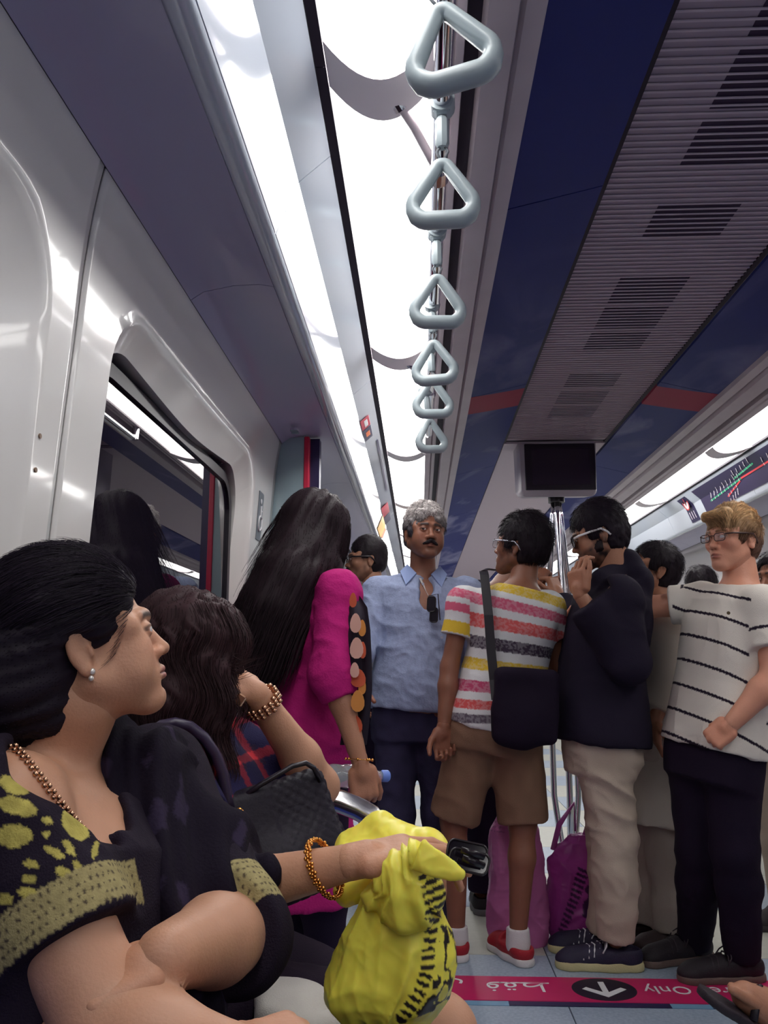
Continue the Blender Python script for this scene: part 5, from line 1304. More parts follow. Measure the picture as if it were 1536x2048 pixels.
# ---------------------------------------------------------------- 9 long-haired woman in the magenta tunic
Y = 2.45
J = J_(pel=W(600,1440,Y+.05), neck=W(640,1158,Y), shR=W(676,1192,Y-.13), shL=W(588,1188,Y+.16), elR=W(668,1348,Y-.19), wrR=W(721,1528,Y-.22), elL=W(560,1360,Y+.22), wrL=W(600,1500,Y+.30),
       hipR=W(630,1470,Y-.02), hipL=W(580,1470,Y+.12), knR=W(650,1720,Y-.02), knL=W(600,1720,Y+.14), anR=W(655,1965,Y+.10), anL=W(610,1940,Y+.24))
hd = [hand_prims(J['wrR'], (.16,-.05,-1), (-.30,.95,.05), 1, curl=(1.15,1.2,1.2,1.15), thumb=(.45,.6), s=.93, wristr=.024), hand_prims(J['wrL'], (0,0,-1), (1,0,0), 1, s=.9)]
w3 = make_person('woman with long black hair in a magenta tunic holding a water bottle', J, (W(630,1066,Y), 134, -4, 0, .95), skE*.95, fem=True, w=1.02, belly=.01, hands=hd, colkw=dict(brow=srgb(26,18,22)))
mg = uni(srgb(184,34,116), .10, 10)
def w3d(P, N): return folds(P, .011, [[1,0,0],[0,1,0],[.2,0,1.3]], 81, 8) + folds(P, .002, [[1,0,0],[0,1,0],[0,0,1]], 82, 24)
top(w3, 'tunic', M_linen, mg, inf=.020, hem=-1.05, fr=(1.35,1.28), loose=.012, flare=.085, h=.0065, disp=w3d)
bottoms(w3, 'leggings', M_cloth, uni(BLK, .1), inf=.006)
for s in 'LR': shoe(w3, J['an'+s], 130, (uni(srgb(40,30,38)), uni(srgb(36,28,34))), L=.235, w=.040, top_h=.05)
# hair: a heavy fall down her back, built as one volume with strands over it
HK = srgb(34,22,28)
hp_ = [(634,1052,Y,.099),(606,1100,Y-.04,.096),(576,1160,Y-.11,.094),(548,1215,Y-.13,.094),(524,1270,Y-.13,.088),(508,1318,Y-.12,.070)]
hpts = [W(a,b,c) for a,b,c,_ in hp_]
pr = [e_(w3.hc + w3.HR @ V(0,.014,.034), (.088,.106,.098), w3.HR, .02), sub(e_(w3.T([[0,-.125,-.03]])[0], (.078,.085,.10), w3.HR, .01))]
for i in range(len(hpts)-1): pr.append(c_(hpts[i], hpts[i+1], hp_[i][3], hp_[i+1][3], .03))
pr.append(c_(W(655,1080,Y), W(640,1150,Y-.03), .045, .05, .03)); pr.append(c_(W(640,1140,Y-.05), W(590,1240,Y-.13), .055, .050, .04))
pr.append(sub(e_(w3.T([[0,-.12,-.03]])[0], (.060,.055,.085), w3.HR, .008)))
hv, hq = field_mesh(pr, .007); hv = relax(hv, hq, 2); hN = vnormals(hv, hq)
ax_ = unit(hpts[-1]-hpts[1]); sd = unit(np.cross(ax_, (0,1,0)))
grv = vnoise(np.stack([hv @ sd * 60, hv @ np.cross(ax_, sd) * 60, hv @ ax_ * 3], -1), 1.0, 3)
hv = hv + hN*((grv-.5)*.014)[:,None]
ho = np_mesh('hair', hv, hq, M_hair, w3.e, True, V(*HK)[None,:]*(.7+.7*grv)[:,None])
m_ = rng.choice(len(hv), 5200)
def w3flow(P, t):
    k = np.clip((hpts[0][2]-P[:,2])/.12, 0, 1)[:,None]
    g = V(0,.0,-1)[None,:]*(1-k) + unit(hpts[-1]-hpts[1])[None,:]*k
    g = g + (vnoise(P, 9, 4)[:,None]-.5)*.25*sd + (vnoise(P, 9, 7)[:,None]-.5)*.2*V(0,1,0); return g/np.linalg.norm(g, axis=1)[:,None]
m_ = m_[(hN[m_] @ V(0,-1,0) > -.5)]
strands('hair_strands', hv[m_]+hN[m_]*.001, w3flow, rng.uniform(.06,.17,len(m_)), .0008, M_hair, ho, 7, V(*HK)[None,:]*rng.uniform(.5,2.2,(len(m_),1)), curl=.05)
# wisps at the left edge
lw = hv[(hN @ unit((-1,-.1,.1)) > .85)]; lw = lw[rng.choice(len(lw), 420)]
strands('hair_wisps', lw, lambda P, t: unit(V(-.35,0,-1) + V(-.25,0,0)*(1-t))[None,:] + (vnoise(P, 14, 3)[:,None]-.5)*.5*V(1,0,0), rng.uniform(.06,.20,len(lw)), .0005, M_hair, ho, 8, V(*HK)[None,:]*rng.uniform(.6,1.8,(len(lw),1)), curl=.06)
# floral scarf hanging down her front
def petal(mb, c, u, v_, a, b, nrm):
    pts = [c + u*a*cos(t)*(1 - .22*sin(t)) + v_*b*sin(t) for t in np.linspace(0, 2*pi, 15)[:-1]]; mb.poly(pts, nrm)
sc = [W(698,1178,Y-.14), W(710,1215,Y-.20), W(716,1260,Y-.22), W(718,1320,Y-.23), W(718,1380,Y-.22), W(712,1440,Y-.20), W(706,1490,Y-.18)]
P = []; wd_ = V(.034,-.006,0); nrm_ = unit(np.cross(wd_, (0,0,1)))
if nrm_[1] > 0: nrm_ = -nrm_
for i, c in enumerate(sc):
    for t in np.linspace(-1, 1, 9): P.append(c + wd_*t*(1.0 if i else .5) + nrm_*(.008*cos(t*5+i*.7)))
nP = len(P); P += [p - nrm_*.006 for p in P]
F = [(i*9+k, i*9+k+1, (i+1)*9+k+1, (i+1)*9+k) for i in range(6) for k in range(8)]; F += [tuple(nP+j for j in f)[::-1] for f in F]
scf = MB().add(P, F).build('scarf', mat('scarf_black', srgb(34,24,40), .8), w3.e, smooth=True)
pc = [mat('petal_orange', srgb(204,92,62), .8), mat('petal_peach', srgb(222,170,156), .8), mat('petal_amber', srgb(214,140,70), .8)]
for (px_, py_, a, b, c_i) in ((697,1200,.010,.020,0),(702,1246,.015,.026,1),(715,1256,.010,.022,2),(704,1296,.018,.028,1),(716,1300,.009,.022,0),(700,1340,.012,.02,1),(707,1356,.020,.024,0),(715,1372,.010,.022,2),(706,1402,.018,.028,2),(702,1450,.018,.024,0)):
    i_ = int(np.argmin([abs(z_[2]-W(px_,py_,Y-.15)[2]) for z_ in sc])); q = W(px_, py_, sc[i_][1]-.022); mb = MB(); u = unit(wd_); petal(mb, q + V(.012,0,0), u, V(0,0,1), a, b, nrm_*-.002); mb.build('petal_print', pc[c_i], scf)
# gold bracelet with beads
wr = J['wrR'] + unit(J['elR']-J['wrR'])*.012; axw = unit(J['wrR']-J['elR']); e1 = unit(np.cross(axw, (0,1,0))); e2 = np.cross(axw, e1)
br = MB(); br.loop([wr + (e1*cos(t) + e2*sin(t))*.031 + axw*.012*cos(t) for t in np.linspace(0, 2*pi, 25)[:-1]], .0012, 6, 1, axw); b_o = br.build('bracelet', M_gold, w3.e, smooth=True)
for t in np.linspace(0, 2*pi, 9)[:-1]: MB().sphere(wr + (e1*cos(t) + e2*sin(t))*.0325 + axw*.012*cos(t), .004, 10).build('bead', M_gold, b_o, smooth=True)
# water bottle
bo = empty('water_bottle', W(715,1552,Y-.18), 'clear plastic water bottle with blue cap in the hand of the magenta woman', 'bottle')
a = W(650,1549,Y-.24); b = W(765,1549,Y-.16); dr = unit(b-a); Lb = .205
a = W(716,1552,Y-.19) - dr*.115
prof_b = [(0,.022),(.006,.030),(.02,.031),(.03,.0285),(.04,.031),(.055,.031),(.065,.0285),(.075,.031),(.11,.031),(.12,.029),(.135,.031),(.155,.026),(.172,.014),(.185,.0125)]
MB().tube([a + dr*t for t,_ in prof_b], [r for _,r in prof_b], 20).build('bottle_body', mat('clear_plastic', (.9,.93,.96), .12, trans=.75, ior=1.35, coat=1.0), bo, smooth=True)
MB().tube([a + dr*.183, a + dr*.187, a + dr*.202, a + dr*.206], [.013,.0155,.0155,.012], 18).build('cap', mat('cap_blue', srgb(110,140,220), .4), bo, angle=40)

# ---------------------------------------------------------------- 10 seated woman in the plaid shirt
J = J_(pel=(-.40,1.50,.54), neck=D(372,1462,1.50), shR=D(322,1500,1.40), shL=D(446,1510,1.62), elL=D(640,1572,1.58), wrL=D(512,1388,1.46), elR=D(425,1790,1.16), wrR=D(700,1724,1.10),
       hipR=(-.34,1.40,.52), hipL=(-.34,1.60,.52), knR=D(878,2072,1.34), knL=D(852,2085,1.52), anR=(.05,1.30,.10), anL=(.06,1.52,.10))
hd = [hand_prims(J['wrR'], (1,.25,.16), (.05,.15,-1), 1, curl=(.26,.34,.44,.52), s=.95, thumb=(.6,.5), wristr=.025),
      hand_prims(J['wrL'], (-.75,.02,.42), (-.5,.35,-.6), -1, curl=(1.05,1.1,1.1,1.1), s=.95, thumb=(.6,.6), wristr=.025)]
w2 = make_person('seated woman with dark brown hair in a red and navy plaid shirt, chin on hand', J, (D(384,1322,1.50), 122, -14, 0, .93), skD, fem=True, hands=hd, colkw=dict(brow=srgb(40,26,26)), arm=1.05, leg=1.08, vox=.008)
def plaid(P, N):
    c = np.tile(V(*srgb(44,30,56)), (len(P),1)); wv = P + (np.stack([vnoise(P,8,1),vnoise(P,8,2),vnoise(P,8,3)],-1)-.5)*.02
    def stripe(v, per, w_, off=0): return (np.abs(((v+off) % per) - per/2) < w_/2)
    a = stripe(wv[:,0]*.8 + wv[:,1]*.6 + wv[:,2]*.35, .062, .016); b = stripe(wv[:,2] - wv[:,0]*.25, .066, .016, .02); na = stripe(wv[:,0]*.8 + wv[:,1]*.6 + wv[:,2]*.35, .062, .028, .03); nb = stripe(wv[:,2]-wv[:,0]*.25, .066, .028, .053)
    c[na | nb] = V(*srgb(34,30,66)); c[a | b] = V(*srgb(122,34,52)); c[a & b] = V(*srgb(196,52,62)); return c
top(w2, 'plaid_shirt', M_cloth, plaid, inf=.022, hem=-.1, fr=(.80,.55), loose=.02, h=.0045, disp=lambda P, N: folds(P, .010, [[1,0,0],[0,1,0],[0,0,.7]], 91, 6))
bottoms(w2, 'black_skirt', M_cloth, uni(srgb(36,26,42), .1), frac=.72, inf=.022, disp=lambda P, N: folds(P, .008, [[1,0,0],[0,1,0],[0,0,1]], 92, 7), waist=.2)
for s in 'LR': shoe(w2, J['an'+s], 90, (uni(srgb(40,30,38)), uni(srgb(36,28,34))), L=.235, w=.040, top_h=.05)
# wavy hair over head and shoulders
HB = srgb(52,34,38)
h0 = w2.hc
pr = [e_(h0 + w2.HR @ V(0,.014,.034), (.088,.106,.094), w2.HR, .02), sub(e_(w2.T([[0,-.13,-.03]])[0], (.07,.07,.10), w2.HR, .01))]
for a, b, ra, rb in (((350,1250,1.46),(325,1400,1.42),.062,.055),((325,1400,1.42),(318,1500,1.38),.055,.035),((385,1270,1.44),(400,1420,1.42),.070,.055),((425,1280,1.48),(432,1400,1.46),.050,.030),((350,1390,1.40),(395,1470,1.42),.05,.04)):
    pr.append(c_(D(*a), D(*b), ra, rb, .03))
hv, hq = field_mesh(pr, .006); hv = relax(hv, hq, 2); hN = vnormals(hv, hq); grv = vnoise(hv*V(1,1,.28) + .02*np.sin(hv[:,2:3]*60)*V(1,0,0), 75, 3)
hv = hv + hN*((grv-.5)*.012)[:,None]; lum = .7 + .8*grv
ho = np_mesh('hair', hv, hq, M_hair, w2.e, True, V(*HB)[None,:]*lum[:,None])
m_ = rng.choice(len(hv), 5200)
strands('hair_strands', hv[m_]+hN[m_]*.001, lambda P, t: unit(V(.03,0,-1))[None,:] + .45*np.stack([np.sin(P[:,2]*55 + P[:,0]*20), 0*P[:,0], 0*P[:,0]], -1) + (P-h0)*V(1.2,1.2,0)*np.clip((P[:,2:3]-h0[2])*12, 0, 1), rng.uniform(.04,.12,len(m_)), .0007, M_hair, ho, 8, V(*HB)[None,:]*rng.uniform(.5,2.1,(len(m_),1)), curl=.08)
wl_ = D(470,1355,1.43) + rng.normal(0,.012,(60,3)); strands('hair_wisps', wl_ - V(.03,0,-.02), lambda P, t: unit(V(.8,-.1,-.25+.9*t))[None,:] + 0*P, rng.uniform(.04,.08,60), .0006, M_hair, ho, 6, V(*HB)[None,:]*rng.uniform(.6,1.8,(60,1)), curl=.15)
# gold link bracelet with a watch clasp (raised arm)
axw = unit(J['elL']-J['wrL']); cb = J['wrL'] + axw*.020; e1 = unit(np.cross(axw, (0,1,0))); e2 = np.cross(axw, e1)
ob = MB().loop([cb + (e1*cos(t) + e2*sin(t))*.0305 for t in np.linspace(0, 2*pi, 25)[:-1]], .002, 6, 1, axw).build('bracelet', mat('rose_gold', srgb(206,160,130), .25, 1.0), w2.e, smooth=True)
for r_i, off in enumerate((-.008, .0, .008)):
    for k, t in enumerate(np.linspace(0, 2*pi, 19)[:-1]):
        c = cb + axw*(off + .002*(k % 2)) + (e1*cos(t) + e2*sin(t))*.0320; MB().sphere(c, (.0052,.0036,.0040), 8).build('link', mat('rose_gold'), ob, smooth=True)
MB().box(D(480,1400,1.40), (.016,.006,.020), R=roty(.6), bev=.002).build('clasp', mat('rose_gold'), ob)
# flower bracelet on the lower arm
axw = unit(J['wrR']-J['elR']); cb = J['elR']*.18 + J['wrR']*.82; e1 = unit(np.cross(axw, (0,0,1))); e2 = np.cross(e1, axw)
ob = MB().loop([cb + (e1*cos(t) + e2*sin(t)*1.08)*.034 - axw*.008*sin(t) for t in np.linspace(0, 2*pi, 33)[:-1]], .0014, 6, 1, axw).build('flower_bracelet', M_gold, w2.e, smooth=True)
for k, t in enumerate(np.linspace(0, 2*pi, 23)[:-1]):
    o_ = e1*cos(t) + e2*sin(t)*1.08; c = cb + o_*.0355 - axw*.008*sin(t); tg = unit(-e1*sin(t) + e2*cos(t)); mb = MB()
    for j in range(5): mb.sphere(c + (tg*cos(j*1.2566+k) + axw*sin(j*1.2566+k))*.0040, .0026, 6)
    mb.sphere(c + o_*.0015, .0022, 6); mb.build('flower_link', M_gold, ob, smooth=True)
# black handbag on her lap
hb = empty('handbag', D(570,1690,1.42), 'black quilted handbag with curved handles on the plaid woman\'s lap', 'bag')
c0 = D(562,1672,1.40); ex = unit(D(672,1610,1.44)-D(470,1680,1.36)); ez = unit(D(560,1560,1.44)-D(604,1740,1.38)); ey = unit(np.cross(ez, ex)); ez = np.cross(ex, ey); Rh = np.stack([ex, ey, ez], 1)
def hbd(P, N):
    q = (P-c0) @ Rh; u = (q[:,0]+q[:,2])/.019; v_ = (q[:,0]-q[:,2])/.019; g = np.minimum(np.abs(((u) % 1)-.5), np.abs(((v_) % 1)-.5)); return np.where(q[:,0] > -.012, .0022*np.clip(g*5,0,1) + .008*(vnoise(P,18,2)-.5), .0022)
solid('bag_body', [b_(c0, (.094,.046,.088), Rh, .022, .02), e_(c0+ez*-.05, (.10,.065,.05), Rh, .04)], .004, mat('bag_leather', (.02,.014,.026), .5, attr='Col', bump=.2, bscale=120, spec=.25), hb, uni(srgb(26,20,33), .15), hbd)
MB().tube([D(462,1612,1.37), D(520,1570,1.38), D(585,1532,1.40), D(612,1526,1.41), D(628,1536,1.41), D(640,1562,1.42)], .0045, 8).build('zip_edge', mat('leather_edge', srgb(30,22,34), .35), hb, smooth=True)
for off in (0, .016):
    hpx = [(292,1492),(300,1468),(322,1450),(350,1445),(380,1452),(408,1474),(430,1506),(444,1545),(452,1590),(462,1622)]
    MB().tube([D(a+off*300, b+off*500, 1.30+off*1.5+.05*i/9) for i,(a,b) in enumerate(hpx)], .0085, 10).build('handle', mat('handle_leather', srgb(56,46,70), .35), hb, smooth=True)
MB().loop([D(478,1634,1.335) + (V(1,0,0)*cos(t)*.0085 + V(0,0,1)*sin(t)*.013) for t in np.linspace(0, 2*pi, 19)[:-1]], .0018, 6, 1, (0,1,0)).build('ring', M_gold, hb, smooth=True)
MB().poly([D(x,y,1.325) for x,y in ((480,1660),(492,1655),(508,1685),(512,1702),(500,1712),(486,1708))], (0,.006,0)).build('leather_tag', mat('handle_leather'), hb)

# yellow plastic bag on her lap
yb = empty('plastic_bag', D(790,1960,1.18), 'crumpled yellow plastic bag with black stripes on the plaid woman\'s lap', 'bag')
def yb_col(P, N):
    r = P - CAM; dz = r @ _F; px = 768 + FPX*(r @ _R)/dz; py = 1024 - FPX*(r @ _U)/dz
    q = P - D(790,1850,1.1)
    base = V(*srgb(250,236,92))[None,:]*(1 + .16*(vnoise(P, 16, 4)-.5))[:,None]
    return base
rows = [(1762,762,842,.016),(1785,738,856,.026),(1815,722,872,.036),(1850,706,888,.044),(1900,685,905,.054),(1950,664,904,.062),(1990,655,886,.062),(2020,676,856,.052),(2046,716,812,.030)][::-1]
zr = [D(780,y,1.12)[2] for y,*_ in rows]; xl = [D(a,y,1.12) for y,a,b,_ in rows]; xr = [D(b,y,1.12) for y,a,b,_ in rows]
cyb = [(a[1]+b[1])/2 for a, b in zip(xl, xr)]; cxb = [(a[0]+b[0])/2 for a, b in zip(xl, xr)]; rxb = [(b[0]-a[0])/2 for a, b in zip(xl, xr)]
pr = [l_((0,0,0), np.eye(3), zr, cxb, cyb, rxb, [r[3] for r in rows], .012, 2.1)]
pr += [e_(D(822,1782,1.075), (.042,.026,.036), roty(.35), .012), c_(D(790,1760,1.09), D(842,1705,1.06), .022, .014, .014), c_(D(752,1800,1.09), D(815,1828,1.07), .012, .018, .012)]
top_pr = [c_(D(706,1694,1.24), D(760,1650,1.24), .022, .014, .02), c_(D(700,1720,1.22), D(850,1700,1.20), .022, .03, .02), c_(D(760,1655,1.24), D(800,1690,1.22), .014, .03, .02), c_(D(690,1780,1.16), D(740,1765,1.16), .018, .02, .012)]
def yd(P, N):
    cx_ = np.interp(P[:,2], zr, cxb); rx_ = np.interp(P[:,2], zr, rxb); u = (P[:,0]-cx_)/rx_ + .5*(vnoise(P, 7, 3)-.5); g = vnoise(np.stack([u*3.2, u*0+.5, P[:,2]*9], -1), 1.0, 7); rdg = 1 - np.abs(2*g-1)
    return .011*(rdg**3 - .25)*(np.abs(P[:,0]-cx_) < rx_*1.15) + folds(P, .005, [[1,0,0],[0,1,0],[-.6,0,.9]], 101, 16, .06) + folds(P, .0022, [[1,0,0],[0,1,0],[.5,0,.8]], 102, 38, .03)
Rc = rotz(0)
bar_path = [D(857,1722,1.07), D(868,1765,1.06), D(880,1815,1.06), D(868,1850,1.06), D(858,1900,1.06), D(855,1945,1.06), D(838,1985,1.06), D(805,2035,1.06)]
def ybc(P, N):
    c = yb_col(P, N); bp = np.array(bar_path); best = np.full(len(P), 9.); tt = np.zeros(len(P)); acc = 0
    for a, b in zip(bp[:-1], bp[1:]):
        L = np.linalg.norm(b-a); u = (b-a)/L; Q = P - a; Q = Q - V(0,1,0)*Q[:,1:2]; ud = u - V(0,1,0)*u[1]; ud = ud/np.linalg.norm(ud)
        t = np.clip(Q @ ud, 0, L); d = np.linalg.norm(Q - t[:,None]*ud, axis=1); m = d < best; best = np.where(m, d, best); tt = np.where(m, acc+t, tt); acc += L
    w_ = np.where(tt < .075, .017, .0085); m = (best < w_) & (tt > .010) & ((tt % .0105) < .0055) & (N[:,1] < .4)
    # scrolling black print towards the right edge
    n = vnoise(P, 75, 12); n2 = vnoise(P, 40, 14); rx = P[:,0] - np.interp(P[:,2], [p[2] for p in bar_path][::-1], [p[0] for p in bar_path][::-1])
    m2 = (rx > .012) & (P[:,2] < bar_path[2][2]) & (np.abs(n-.5) < .10) & (n2 > .35) & (P[:,2] > bar_path[-1][2])
    m[:] = m & (P[:,0] > 0*P[:,0] + bar_path[-1][0] - .02); c[m | m2] = V(*srgb(48,40,36)); return c
solid('bag_film', pr, .0026, mat('yellow_film', (.8,.7,.1), .38, attr='Col', sss=.35), yb, ybc, yd, 1)
solid('bag_top', top_pr, .0034, mat('yellow_film'), yb, lambda P, N: yb_col(P, N), lambda P, N: folds(P, .006, [[1,0,0],[0,1,0],[-.6,0,.9]], 111, 14, .06) + folds(P, .002, [[1,0,0],[0,1,0],[.5,0,.8]], 112, 38, .03), 1)
fa, fb = D(842,1712,1.045), D(918,1748,1.035); fx = unit(fb-fa); fz = unit(np.cross(fx, (0,1,0))); fz = fz if fz[2] > 0 else -fz; Rf = np.stack([fx, np.cross(fz, fx), fz], 1)
solid('bag_flap', [l_((fa+fb)/2, Rf @ roty(pi/2), np.linspace(-.030,.032,5), [0,0,0,0,0], [0,-.002,0,.002,0], [.019,.017,.0155,.012,.004], [.006,.006,.005,.004,.003], .01, 2.2)], .0022, mat('yellow_film'), yb, lambda P, N: yb_col(P, N), lambda P, N: folds(P, .003, [[1,0,0],[0,1,0],[0,0,1]], 8, 30, .02), 1)
# folded sunglasses in her fingers
sgl = empty('folded_sunglasses', D(950,1725,1.06), 'dark folded sunglasses held above the yellow bag', 'sunglasses')
for k, (x, y, a) in enumerate(((934,1704,.012),(938,1722,.0))):
    q = D(x, y, 1.06+a); fu = unit(V(1,.1,-.18)); fv = unit(V(.18,.30,.9)); pts = [q + fu*u_ + fv*v_ for u_, v_ in rounded([(-.026,-.012),(.024,-.014),(.027,.011),(-.025,.013)], [.008]*4, 5)]
    nn_ = np.cross(fu, fv); nn_ = nn_ if nn_[1] > 0 else -nn_
    MB().poly(pts, nn_*.004).build('lens', M_lens, sgl); MB().loop(pts, .0016, 8, 1, nn_).build('rim', M_bframe, sgl, smooth=True)
for (x0,y0,x1,y1) in ((925,1716,968,1732),(922,1700,968,1714)): MB().tube([D(x0,y0,1.045), D((x0+x1)//2,(y0+y1)//2,1.042), D(x1,y1,1.05)], .0024, 8, flat=1.8).build('temple', M_bframe, sgl, smooth=True)
# pale cloth and patterned cloth on the seat edge
cl = empty('folded_cloth', D(640,2010,1.22), 'pale folded cloth under the yellow bag', 'cloth')
solid('cloth', [b_(D(640,2040,1.22), (.10,.07,.020), rotz(.2) @ roty(.3), .018, .01), e_(D(590,1995,1.24), (.05,.05,.02), None, .02)], .006, M_cloth, cl, uni(srgb(206,202,198), .05), lambda P, N: folds(P, .006, [[1,0,0],[0,1,0],[0,0,1]], 5, 8))

# ---------------------------------------------------------------- 11 seated woman in the foreground
J = J_(pel=(-.42,.96,.55), neck=D(108,1512,1.05), shR=D(18,1620,.90), shL=D(308,1560,1.20), elR=D(228,2080,.80), wrR=D(455,2120,.76), elL=D(468,1866,1.03), wrL=D(330,1915,.84),
       hipR=(-.34,.86,.53), hipL=(-.34,1.06,.53), knR=(.06,.86,.53), knL=(.06,1.10,.53), anR=(.04,.84,.10), anL=(.04,1.10,.10))
hd = [hand_prims(J['wrR'], (.65,.55,.0), (.2,.3,-1), 1, curl=(.7,.8,.8,.8), s=.95), hand_prims(J['wrL'], (-.75,-.45,-.25), (.1,.3,-1), -1, curl=(.6,.6,.6,.6), s=.92)]
w1 = make_person('foreground seated woman with black hair in a black blouse with gold leaves', J, (D(172,1286,1.05), 116, 14, 0, .865), skD*.93, fem=True, w=1.12, belly=.04, hands=hd, arm=1.40, leg=1.1, vox=.0065, headvox=.0024, armk=.003, neck_r=.066,
    headkw=dict(full=.9, jaw=1.1, wide=1.03), colkw=dict(brow=srgb(26,16,18), lip=srgb(160,100,100)), look=unit((.85,.45,.1)))
GOLDL = V(*srgb(172,160,84))
leaves = [(30,1570,.030,.018,-.3),(36,1612,.036,.017,-.25),(28,1672,.034,.021,.05),(94,1640,.010,.006,-.2),(92,1668,.009,.006,.1),(108,1704,.022,.008,-.5),(138,1695,.018,.007,-1.0),(62,1728,.013,.008,-.1),(128,1744,.016,.008,-.4),(160,1738,.020,.008,-.9),(58,1757,.013,.008,-.1),(54,1785,.016,.009,0),(134,1780,.012,.006,-.2),(150,1650,.034,.020,-.9),(190,1700,.018,.006,1.3),(205,1740,.012,.006,1.4),(66,1828,.024,.012,.1),(10,1800,.015,.010,0),(120,1595,.02,.008,-.8),(176,1610,.02,.006,-1.1)]
def blouse(P, N):
    c = np.tile(V(*srgb(30,22,36)), (len(P),1)); c = c*(1 + .2*(vnoise(P,30,2)-.5))[:,None]
    r_ = P - CAM; dd = r_ @ _F; px_ = 768 + FPX*(r_ @ _R)/dd; py_ = 1024 - FPX*(r_ @ _U)/dd
    for (a, b, u, v_, an) in leaves:
        x0, y0 = (px_-a)*dd/FPX, (b-py_)*dd/FPX; x = x0*cos(an) + y0*sin(an); z = -x0*sin(an) + y0*cos(an)
        u, v_ = u*.54, v_*.54; m = ((x/u)**2 + (z/v_)**2 + .15*(vnoise(P, 60, 3)-.5) < 1) & (N[:,1] < .3); c[m] = GOLDL*(.75 + .5*vnoise(P[m], 120, 5))[:,None]
    return band_col(P, c)
def band_col(P, c):
    for s, t0, t1 in (('R', .43, .595),):
        sh, el = w1.J['sh'+s], w1.J['el'+s]; ax = unit(el-sh); L = np.linalg.norm(el-sh); t = ((P-sh) @ ax)/L; r = np.linalg.norm((P-sh) - ((P-sh) @ ax)[:,None]*ax, axis=1)
        e1 = unit(np.cross(ax, (0,1,0))); e2 = np.cross(ax, e1); an = np.arctan2((P-sh) @ e2, (P-sh) @ e1)
        m = (t > t0) & (t < t1) & (r < .094); row = np.floor((t-t0)/.036); pat = (((an*9.5 + row*.5) % 1) < .34) & ((((t-t0)/.036) % 1) > .38) & ((((t-t0)/.036) % 1) < .72)
        c[m] = V(*srgb(150,138,96))*(.8 + .4*vnoise(P[m], 200, 5))[:,None]; c[m & pat] = V(*srgb(64,54,48))
    for s, t0, t1 in (('L', .80, 1.02),):
        sh, el = w1.J['sh'+s], w1.J['el'+s]; ax = unit(el-sh); L = np.linalg.norm(el-sh); t = ((P-sh) @ ax)/L
        e1 = unit(np.cross(ax, (0,1,0))); e2 = np.cross(ax, e1); an = np.arctan2((P-sh) @ e2, (P-sh) @ e1); r = np.linalg.norm((P-sh) - ((P-sh) @ ax)[:,None]*ax, axis=1)
        m = (t > t0) & (t < t1) & (r < .11); row = np.floor((t-t0)/.036); pat = (((an*9.5 + row*.5) % 1) < .34) & ((((t-t0)/.036) % 1) > .38) & ((((t-t0)/.036) % 1) < .72)
        c[m] = V(*srgb(160,148,104))*(.8 + .4*vnoise(P[m], 200, 5))[:,None]; c[m & pat] = V(*srgb(64,54,48))
    return c
Rt = w1.R; nk = J['neck']
vcut = [sub(c_(D(160,1500,d_), D(218,1690,d_), .078, .012, .01)) for d_ in (.80,.86,.92,.98,1.04)] + [sub(c_(D(190,1570,d_), D(222,1640,d_), .040, .024, .01)) for d_ in (.78,.84,.90,.96)]
top(w1, 'blouse', M_cloth, blouse, inf=.014, hem=-.1, fr=(1.12,.61), loose=.01, h=.0030, cuts=vcut, disp=lambda P, N: folds(P, .005, [[1,0,0],[0,1,0],[0,0,1]], 111, 9))
bottoms(w1, 'sari_skirt', M_cloth, uni(srgb(36,26,42), .1), frac=1.9, inf=.035, flare=.05, waist=.2)
for s in 'LR': shoe(w1, J['an'+s], 90, (uni(srgb(40,30,38)), uni(srgb(36,28,34))), L=.235, w=.040, top_h=.05)
# sheer black shawl over the far shoulder, in long folds
def leafy(P, N):
    c = np.tile(V(*srgb(24,18,31)), (len(P),1)); n = vnoise(P*V(1,1,.45), 46, 5); m = n > .72; c[m] = V(*srgb(46,38,58)); return c
sp = [c_(D(222,1500,1.10), D(290,1560,1.14), .034, .048, .04), c_(D(262,1560,1.10), D(280,1840,1.00), .062, .076, .05), c_(D(330,1590,1.14), D(405,1800,1.06), .058, .066, .05), c_(D(300,1830,1.02), D(300,2040,.98), .078, .08, .04), c_(D(440,1690,1.12), D(500,1745,1.10), .045, .030, .03), c_(D(480,1745,1.09), D(522,1750,1.09), .030, .028, .02)]
def shd(P, N):
    u = P[:,0] + .35*P[:,2]; return .008*np.sin(u*115 + 4*vnoise(P, 8, 3)) + .004*np.sin(u*260 + 5*vnoise(P, 9, 6))
solid('shawl', sp, .0055, mat('sheer_black', (.03,.02,.04), .85, attr='Col', bump=.2, bscale=200, spec=.12), w1.e, leafy, shd)
